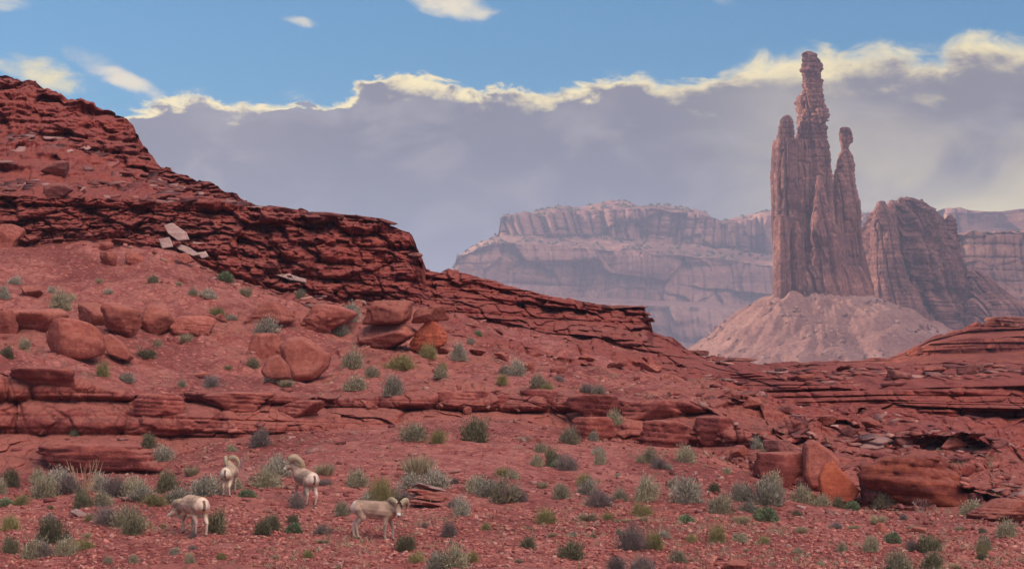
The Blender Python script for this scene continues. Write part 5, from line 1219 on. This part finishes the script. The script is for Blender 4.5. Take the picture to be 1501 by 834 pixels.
    lay((sstep(-0.40, -0.52, x + wob)) * sstep(0.55, 0.4, z) * 0.8, rumpc)
    lay(((np.abs(y) < 0.034) & (x < -0.605) & (z > 0.64) & (z < 0.95)).astype(float) * 0.9, (0.09, 0.06, 0.05))
    nk = sstep(0.34, 0.55, x + wob) * sstep(0.5, 0.6, z); lay(nk * 0.5, tuple(q * 0.72 for q in coat))
    mz = np.sqrt(((co - np.array(hd(0.28, -0.02, 0))) ** 2).sum(1)); lay(sstep(0.105, 0.075, mz), (0.62, 0.55, 0.48))
    ns_ = np.sqrt(((co - np.array(hd(0.305, 0.0, 0))) ** 2).sum(1)); lay(sstep(0.036, 0.022, ns_), (0.10, 0.07, 0.06))
    lay(sstep(0.055, 0.035, z), (0.07, 0.05, 0.045))
    at = body.attributes.new('tint', 'FLOAT_COLOR', 'POINT'); v4 = np.ones((n, 4), np.float32); v4[:, :3] = tint; at.data.foreach_set('color', v4.ravel())
    body.materials.clear(); body.materials.append(M_FUR); body.polygons.foreach_set('use_smooth', np.ones(len(body.polygons), bool))
    g = ground_at(px, py)
    root = thing('bighorn_ram', label, 'bighorn sheep', g, 'bighorn rams grazing on the slope')
    root.rotation_euler = (0, 0, heading); root.scale = (size,) * 3
    # stand on the ground: mean height under the four feet, pitched with the slope
    R = Matrix.Rotation(heading, 3, 'Z'); hs = []
    for fx, fy in feet:
        w = R @ Vector((fx * size, fy * size, 0)); hs.append(ground_xy(g.x + w.x, g.y + w.y))
    hx = np.array([f_[0] for f_ in feet]); k = np.polyfit(hx * size, np.array(hs), 1)
    root.location.z = float(k[1]) - 0.015 - drop; root.rotation_euler = (0, -math.atan(float(k[0])), heading)
    b = link('body', body, root)
    for s in (-1, 1):
        # full curl horn: rises from the brow, sweeps back, down and forward again, tip turned out
        nt, ns = 64, 12; V = []; tint2 = []
        for i in range(nt):
            t = i / (nt - 1); ph = math.radians(62 + horn_deg * t); Rr = 0.205 - 0.035 * t
            e1 = (fd * 0.82 - side * (0.57 * s)).normalized(); c = Vector(hd(-0.075, -0.045, 0)) + side * (0.05 * s) ; sd_ = 0.060 + 0.06 * t
            p = c + e1 * (Rr * math.cos(ph)) + upv * (Rr * math.sin(ph)) + side * (sd_ * s)
            ph2 = ph + 0.05; p2 = c + e1 * (Rr * math.cos(ph2)) + upv * (Rr * math.sin(ph2)) + side * ((sd_ + 0.012) * s)
            tg = (p2 - p).normalized(); nr = (p - c - side * (sd_ * s)).normalized(); bn = tg.cross(nr).normalized(); nr = bn.cross(tg)
            rad = 0.086 * (1 - t) ** 0.55 + 0.010; rad *= 1 + 0.07 * math.sin(i * 1.9)
            for j in range(ns):
                an = j * 2 * math.pi / ns; V.append(p + nr * (rad * math.cos(an)) + bn * (rad * 0.82 * math.sin(an)))
                dk = 0.86 + 0.2 * (math.sin(i * 1.9) > 0); tint2.append(tuple(q * dk for q in (0.50 - 0.1 * (1 - t), 0.36 - 0.06 * (1 - t), 0.23 - 0.03 * (1 - t))))
        Fq = [[i * ns + j, i * ns + (j + 1) % ns, (i + 1) * ns + (j + 1) % ns, (i + 1) * ns + j] for i in range(nt - 1) for j in range(ns)]
        link('horn', raw_mesh('horn', np.array([q[:] for q in V]), np.array(Fq), M_HORN, {'tint': np.array(tint2)}, smooth=True), root)
        bm = bmesh.new(); bmesh.ops.create_uvsphere(bm, u_segments=10, v_segments=8, radius=0.017, matrix=Matrix.Translation(Vector(hd(0.075, 0.035, 0.070 * s))))
        me = bpy.data.meshes.new('eye'); bm.to_mesh(me); bm.free(); me.materials.append(M_EYE); link('eye', me, root)
    return root
M_EYE = flat_mat('eye_dark', (0.02, 0.014, 0.01), 0.25)
def body_dir(world, heading):
    return Matrix.Rotation(-heading, 3, 'Z') @ Vector(world)
hA = math.radians(-8)
make_ram('grey brown ram standing side on, staring at the camera with both curled horns showing', 549, 790, hA, (0.60, -0.12, 0.82), body_dir((0.10, -0.80, -0.62), hA), [(0, 1, 0.10), (0, -1, -0.06), (1, 1, -0.08), (1, -1, 0.07)], 1.0, (0.40, 0.265, 0.195), (0.74, 0.54, 0.45))
hB = math.radians(120)
make_ram('ram at lower left, pale rump towards us, head down grazing to the left', 284, 783, hB, (0.80, 0.12, 0.56), body_dir((-0.92, 0.10, -0.55), hB), [(0, 1, 0.12), (0, -1, -0.02), (1, 1, 0.10), (1, -1, -0.05)], 1.02, (0.50, 0.335, 0.24), (0.78, 0.57, 0.44))
hC = math.radians(84)
make_ram('smallest ram, seen straight from behind with one curled horn above its back', 337, 725, hC, (0.50, 0.14, 1.02), body_dir((-0.55, 0.75, -0.30), hC), [(0, 1, 0.02), (0, -1, -0.04), (1, 1, 0.05), (1, -1, -0.04)], 0.86, (0.46, 0.32, 0.235), (0.76, 0.60, 0.47))
hD = math.radians(118)
make_ram('ram turning its big horned head to the left, pale rump and dark tail towards us', 446, 738, hD, (0.50, 0.22, 1.04), body_dir((-0.88, -0.25, -0.52), hD), [(0, 1, 0.05), (0, -1, -0.05), (1, 1, 0.06), (1, -1, -0.06)], 1.0, (0.46, 0.315, 0.235), (0.78, 0.58, 0.47))

# ------------------------------------------------------------------ air
def haze():
    m = bpy.data.materials.new('haze_air'); m.use_nodes = True; t = m.node_tree; t.nodes.clear()
    o = t.nodes.new('ShaderNodeOutputMaterial'); v = t.nodes.new('ShaderNodeVolumePrincipled')
    v.inputs['Color'].default_value = (0.56, 0.62, 0.92, 1); v.inputs['Density'].default_value = 0.00018; v.inputs['Anisotropy'].default_value = 0.25
    t.links.new(v.outputs[0], o.inputs['Volume'])
    bm = bmesh.new(); bmesh.ops.create_cube(bm, size=1.0)
    for q in bm.verts: q.co = Vector((q.co.x * 18400, -320 + (q.co.y + 0.5) * 12400, -12 + (q.co.z + 0.5) * 340))
    me = bpy.data.meshes.new('haze'); bm.to_mesh(me); bm.free(); me.materials.append(m)
    tag(link('haze', me), kind='stuff')
haze()
